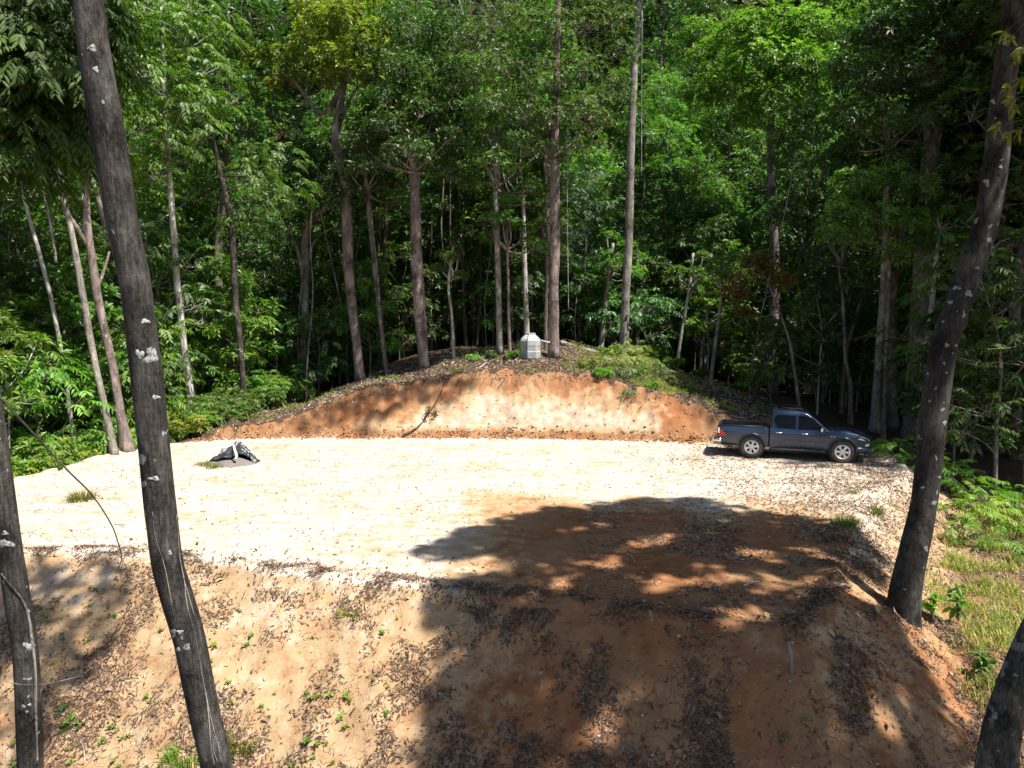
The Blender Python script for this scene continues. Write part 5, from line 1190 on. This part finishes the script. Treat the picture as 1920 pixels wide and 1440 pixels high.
for k, (a, b, Y_, mt, rd, hh, lb) in enumerate([
    (1800, 925, 19.6, 'fern', 1.0, 1.1, 'bright yellow-green feathery bush right behind the curved lichen trunk'),
    (1850, 900, 20.6, 'fern', 1.1, 1.2, 'sunlit feathery bush in the middle of the bank of ferns'),
    (1905, 930, 20.2, 'yellow', 1.1, 1.1, 'yellowish feathery bush at the outer end of the ferns'),
    (1880, 960, 18.6, 'bright', 1.0, .9, 'low green bush in front of the bank of ferns'),
    (1800, 880, 22.5, 'bright', 1.1, 1.1, 'shaded feathery bush behind the bright ferns'),
    (1690, 862, 24.6, 'bright', .9, .8, 'green fern clump just ahead of the pickup'),
    (1650, 850, 26.4, 'mid', .9, .8, 'dark fern clump behind the nose of the pickup'),
    (1735, 870, 24.0, 'bright', .9, .9, 'green fern clump between the pickup and the curved lichen trunk'),
    (1900, 880, 23.5, 'bright', 1.3, 1.3, 'green feathery bush behind the yellowish one')]):
    feathery(a, b, lb, rd, hh, 800+k, mt, Y_)
# low growth on the mound
SH2 = [proto_shrub(45, .55, .6, 7, LM['olive'], BK['brown'], name='mound_shrub', cat='shrub', k=7, L=.2, Wd=.06, per=22), proto_shrub(46, .8, .7, 8, LM['bright'], BK['brown'], style='spray', name='mound_shrub', cat='shrub', per=9, length=.5, pairs=6, L=.16, Wd=.055)]
g = np.random.default_rng(55)
MS = [(1150, 690, 1, 1.2), (1180, 670, 1, 1.3), (1200, 690, 1, 1.1), (1170, 710, 1, 1.0), (1140, 668, 0, 1), (1230, 660, 0, 1.2), (1260, 690, 0, 1.1), (1290, 680, 0, 1), (1240, 705, 1, .8), (1310, 710, 0, 1), (1340, 700, 1, .8), (1210, 650, 0, 1), (1100, 690, 0, .8), (1270, 720, 1, .8), (1320, 690, 0, .9), (1360, 715, 0, .9), (1190, 705, 0, .9), (1130, 705, 0, .7), (960, 672, 0, .7), (920, 670, 0, .7), (890, 676, 1, .6), (1220, 728, 0, .6), (1180, 742, 1, .5), (1290, 735, 0, .7), (1390, 730, 0, .8), (1420, 720, 0, .8)]
for a, b, k, s in MS:
    p = ground_at(a, b); cn = ['olive', 'lime', 'bright', 'grass'][g.integers(4)]
    wh = 'left of the water tank' if a < 950 else 'by the water tank' if a < 1050 else 'just right of the thick trunk' if a < 1160 else 'below the tall clean grey trunk' if a < 1215 else 'on the right shoulder of the mound' if a < 1300 else 'above the pickup'
    rw = 'at the back' if b < 675 else 'midway down' if b < 702 else 'at the bank edge'
    copy_thing(SH2[k], p, g.uniform(0, 6), s*.9, f"{'big' if s > 1 else 'small'} {dict(olive='olive', lime='lime-green', bright='bright-green', grass='straw-green')[cn]} {['narrow-leaved', 'feathery'][k]} shrub {wh}, {rw}", 'low shrubs on the mound', LM[cn])
for p_ in SH2:
    for q in list(p_.children): bpy.data.objects.remove(q)
    bpy.data.objects.remove(p_)
x_, y_, g = sample(1500, (-12, 13), (29.5, 39), lambda x, y: np.where((natural(x, y)-1.25*pad_dist(x, y) < .0), np.clip(-.1+.6*fbm(x, y, .6, 3)+.7*np.exp(-((x-6)/3.2)**2), 0, 1), 0), 23); h0 = H(x_, y_)
lf = Leafy(560); n = len(x_); lf.rosettes(np.stack([x_, y_, h0+.05], -1), unit(g.normal(0, .4, (n, 3))+[0, 0, 1]), k=5, L=.2, Wd=.04, spread=(.3, 1.2))
o = lf.crown('undergrowth', LM['grass'], None); tag(o, 'low weeds over the top of the mound', kind='stuff')

# ------------------------------------------------------------ vines, twigs, sticks, stones
def strand(name, P, r, mat, lab, cat, sides=6, n=24, parent=None, grp=None):
    mb = MB(); V, F = tube(resample(np.array(P, float), n), r if np.isscalar(r) else np.interp(np.linspace(0, 1, n), np.linspace(0, 1, len(r)), r), sides); mb.add(V, F); o = mb.build(name, mat); tag(o, lab, cat, grp); return o
strand('hanging_vine', [at(1063, 200, 34.5), at(1064, 420, 34.5), at(1066, 580, 34.6)], .018, BK['pale'], 'thin pale vine hanging straight down right of the thick trunk', 'vine')
strand('hanging_vine', [at(1204, 20, 36), at(1203, 200, 36), at(1203, 330, 36)], .015, BK['pale'], 'thin vine hanging beside the tall clean grey trunk', 'vine')
strand('hanging_vine', [at(1022, 300, 35.2), at(1026, 450, 35.1), at(1024, 640, 35.3)], .02, BK['grey'], 'vine running down the left of the thick trunk', 'vine')
Yv = 6.78
strand('creeping_vine', CV, [.006, .012, .014, .014, .013, .012, .011, .01], BK['grey'], 'woody vine climbing the left near trunk', 'vine', n=40)
strand('thin_vine', [at(-10, 1270, 6.7), at(30, 1282, 6.7), at(80, 1283, 6.72), at(150, 1268, 6.9)], .0032, BK['grey'], 'thin tendril strung across the vine-wrapped trunk', 'vine')
tw = thing('leafy_twig', at(112, 872, 3.2), 'thin bare twig with one green leaf dangling before the clearing', 'twig')
mb = MB(); P = np.array([at(-10, 735, 3.1), at(60, 810, 3.15), at(130, 885, 3.2), at(170, 925, 3.2), at(200, 968, 3.2), at(213, 992, 3.2), at(222, 1020, 3.2), at(228, 1050, 3.2), at(220, 1068, 3.2)])-np.array(tw.location)
V, F = tube(resample(P, 40), np.linspace(.006, .0022, 40), 5); mb.add(V, F)
for a, b in (((213, 984), (240, 984)), ((133, 888), (140, 893))): V, F = tube([at(*a, 3.2)-np.array(tw.location), at(*b, 3.25)-np.array(tw.location)], [.002, .001], 4); mb.add(V, F)
mb.build('stem', BK['dark'], tw)
lf = Leafy(3); lf.put(np.array([at(118, 866, 3.2)])-np.array(tw.location), np.array([[-.55, .1, -.75]]), np.array([[.2, -1., .2]]), .05, .034, np.array([.8]), fine=True); lf.crown('leaf', LM['bright'], tw)
# bent dead sapling sliding down the bank
ds = thing('dead_sapling', ground_at(838, 705), 'thin bent dead sapling sliding down the bank with dry leaves', 'sapling'); b0 = np.array(ds.location)
P = [ground_at(a, b)+[0, -.06, .05] for a, b in ((838, 702), (828, 735), (812, 765), (798, 785), (780, 805), (755, 819))]
mb = MB(); V, F = tube(resample(np.array(P)-b0, 24), np.linspace(.018, .03, 24), 6); mb.add(V, F); mb.build('trunk', BK['dark'], ds)
lf = Leafy(31); lf.clump((P[2]+P[3])/2-b0+[.15, -.12, 0], (.28, .15, .3), 26, k=4, L=.14, Wd=.05); lf.crown('crown', LM['brown'], ds)
STK = [((1475, 1222), (1484, 1262), .035, 'short upright broken stake standing on the shaded slope', True), ((150, 1385), (158, 1440), .014, 'bleached bent stick at the bottom edge by the young plant', False),
       ((1395, 1100), (1425, 1092), .02, 'pale stick on the shaded clearing', False), ((1540, 1002), (1580, 1040), .016, 'thin stick on the brow of the right edge', False), ((1570, 1100), (1595, 1104), .03, 'grey flat piece of wood on the right brow', False),
       ((1175, 1040), (1190, 1055), .022, 'pale curved bark piece on the shaded clearing', False), ((1165, 1405), (1190, 1418), .03, 'grey wood piece on the lower shaded slope', False), ((1640, 1380), (1700, 1430), .012, 'thin twig low on the shaded slope', False),
       ((1790, 940), (1850, 965), .07, 'old split log below the bright ferns', False), ((1700, 1110), (1720, 1085), .014, 'twig by the foot of the curved lichen trunk', False), ((775, 1025), (800, 1026), .012, 'short brown twig on the sunny sand', False),
       ((500, 765), (545, 755), .02, 'pale stick on the left shoulder of the bank', False), ((1380, 640), (1340, 675), .014, 'thin stick leaning on the mound shrubs', False), ((1400, 745), (1345, 730), .03, 'pale stick at the top of the bank near the pickup', False), ((900, 690), (915, 680), .03, 'short pale stump on the bank top', False)]
for a, b, r_, lb, up in STK:
    p = ground_at(*a); q = ground_at(*b)
    if up: P = [q-[0, 0, .1], q+[0, .02, .2], q+[-.05, .05, .46]]
    else: P = [p+[0, 0, r_*.8], (p+q)/2+[.02, .02, r_+.02], q+[0, 0, r_*.9]]
    strand('stick', P, [r_, r_*.9, r_*.6], BK['pale'] if 'pale' in lb or 'bleached' in lb else BK['grey'], lb, 'stick', 7, 10)
# small stones
g = np.random.default_rng(66); bms = []
for k in range(3):
    bb = bmesh.new(); bmesh.ops.create_icosphere(bb, subdivisions=1, radius=1)
    for v in bb.verts: v.co *= g.uniform(.75, 1.15); v.co.z *= .7
    me = bpy.data.meshes.new('stone'); bb.to_mesh(me); bb.free(); me.materials.append(plain('stone%d' % k, (.42, .38, .33), .9, 0, .2, .3, 12, .4)); bms.append(me)
x_, y_, g = sample(70, (-8, 7.5), (9, 14.5), lambda x, y: (pad_dist(x, y) > .1)*np.where(np.abs(x-4) < 3, 1, .3), 67); h0 = H(x_, y_)
for k in range(len(x_)):
    o = link('stone', bms[k % 3]); o.location = (x_[k], y_[k], h0[k]+.004); s = g.uniform(.012, .035); o.scale = (s, s*g.uniform(.7, 1.2), s); o.rotation_euler = (0, 0, g.uniform(0, 6)); tag(o, 'small pale stone in the soil of the near slope', 'stone', 'small stones on the near slope')

# lumps of soil fallen to the foot of the bank and roots poking out of its top
x_, y_, g = sample(420, (-13, 9), (27, 31), lambda x, y: np.exp(-((pad_dist(x, y)-.05)/.22)**2)*np.clip(.3+.8*fbm(x, y, .9, 2), .02, 1), 91); h0 = H(x_, y_); mb = MB()
for k in range(len(x_)):
    m_ = bms[k % 3]; s_ = g.uniform(.02, .075); V = np.array([v.co[:] for v in m_.vertices])*s_*[1, g.uniform(.7, 1.2), .8]+[x_[k], y_[k], h0[k]+s_*.2]
    mb.add(V, np.array([p.vertices[:] for p in m_.polygons]))
o = mb.build('soil_clods', EARTH, None, smooth=False); tag(o, 'crumbled lumps of soil along the foot of the bank', kind='stuff')
mb = MB()
for k in range(46):
    px = g.uniform(560, 1330); py = np.interp(px, [520, 600, 700, 850, 950, 1100, 1200, 1330], [792, 758, 730, 709, 704, 704, 723, 757])+g.uniform(-2, 6); p = ground_at(px, py); l = g.uniform(.2, .7)
    P = [p+[0, .1, .02], p+[g.normal(0, .08), -.12, -.1*l], p+[g.normal(0, .2), -.16-.35*l, -.75*l]]; V, F = tube(resample(np.array(P), 8), np.linspace(.014, .004, 8), 4); mb.add(V, F)
o = mb.build('hanging_roots', BK['brown'], None); tag(o, 'thin roots hanging from the top of the bank', kind='stuff')

lb = thing('leafy_branch', at(1960, 60, 6.5), 'pale yellow-green leafy sprig hanging in from the edge before the curved lichen trunk', 'branch'); b0 = np.array(lb.location); mb = MB(); lf = Leafy(610)
tips = [(1895, 70), (1878, 62), (1908, 105), (1890, 165), (1905, 205), (1872, 238), (1890, 255), (1912, 245), (1898, 190), (1915, 150), (1918, 90)]
for k_, (a, b) in enumerate(tips):
    p = at(a, b, 6.4+.25*math.sin(k_*2.1))-b0; st_ = at(1950, b-40, 6.5)-b0
    V, F = tube(resample(np.array([[0, 0, 0], st_, p]), 9), np.linspace(.007, .002, 9), 4); mb.add(V, F)
    lf.rosettes(np.array([p, p*.92+st_*.08]), np.array([[-.6, 0, -.5], [-.5, .2, -.3]]), k=5, L=.085, Wd=.03, spread=(.5, 1.3), fine=True, droop=.3)
mb.build('twig', BK['brown'], lb); lf.crown('leaves', LM['yellow'], lb)
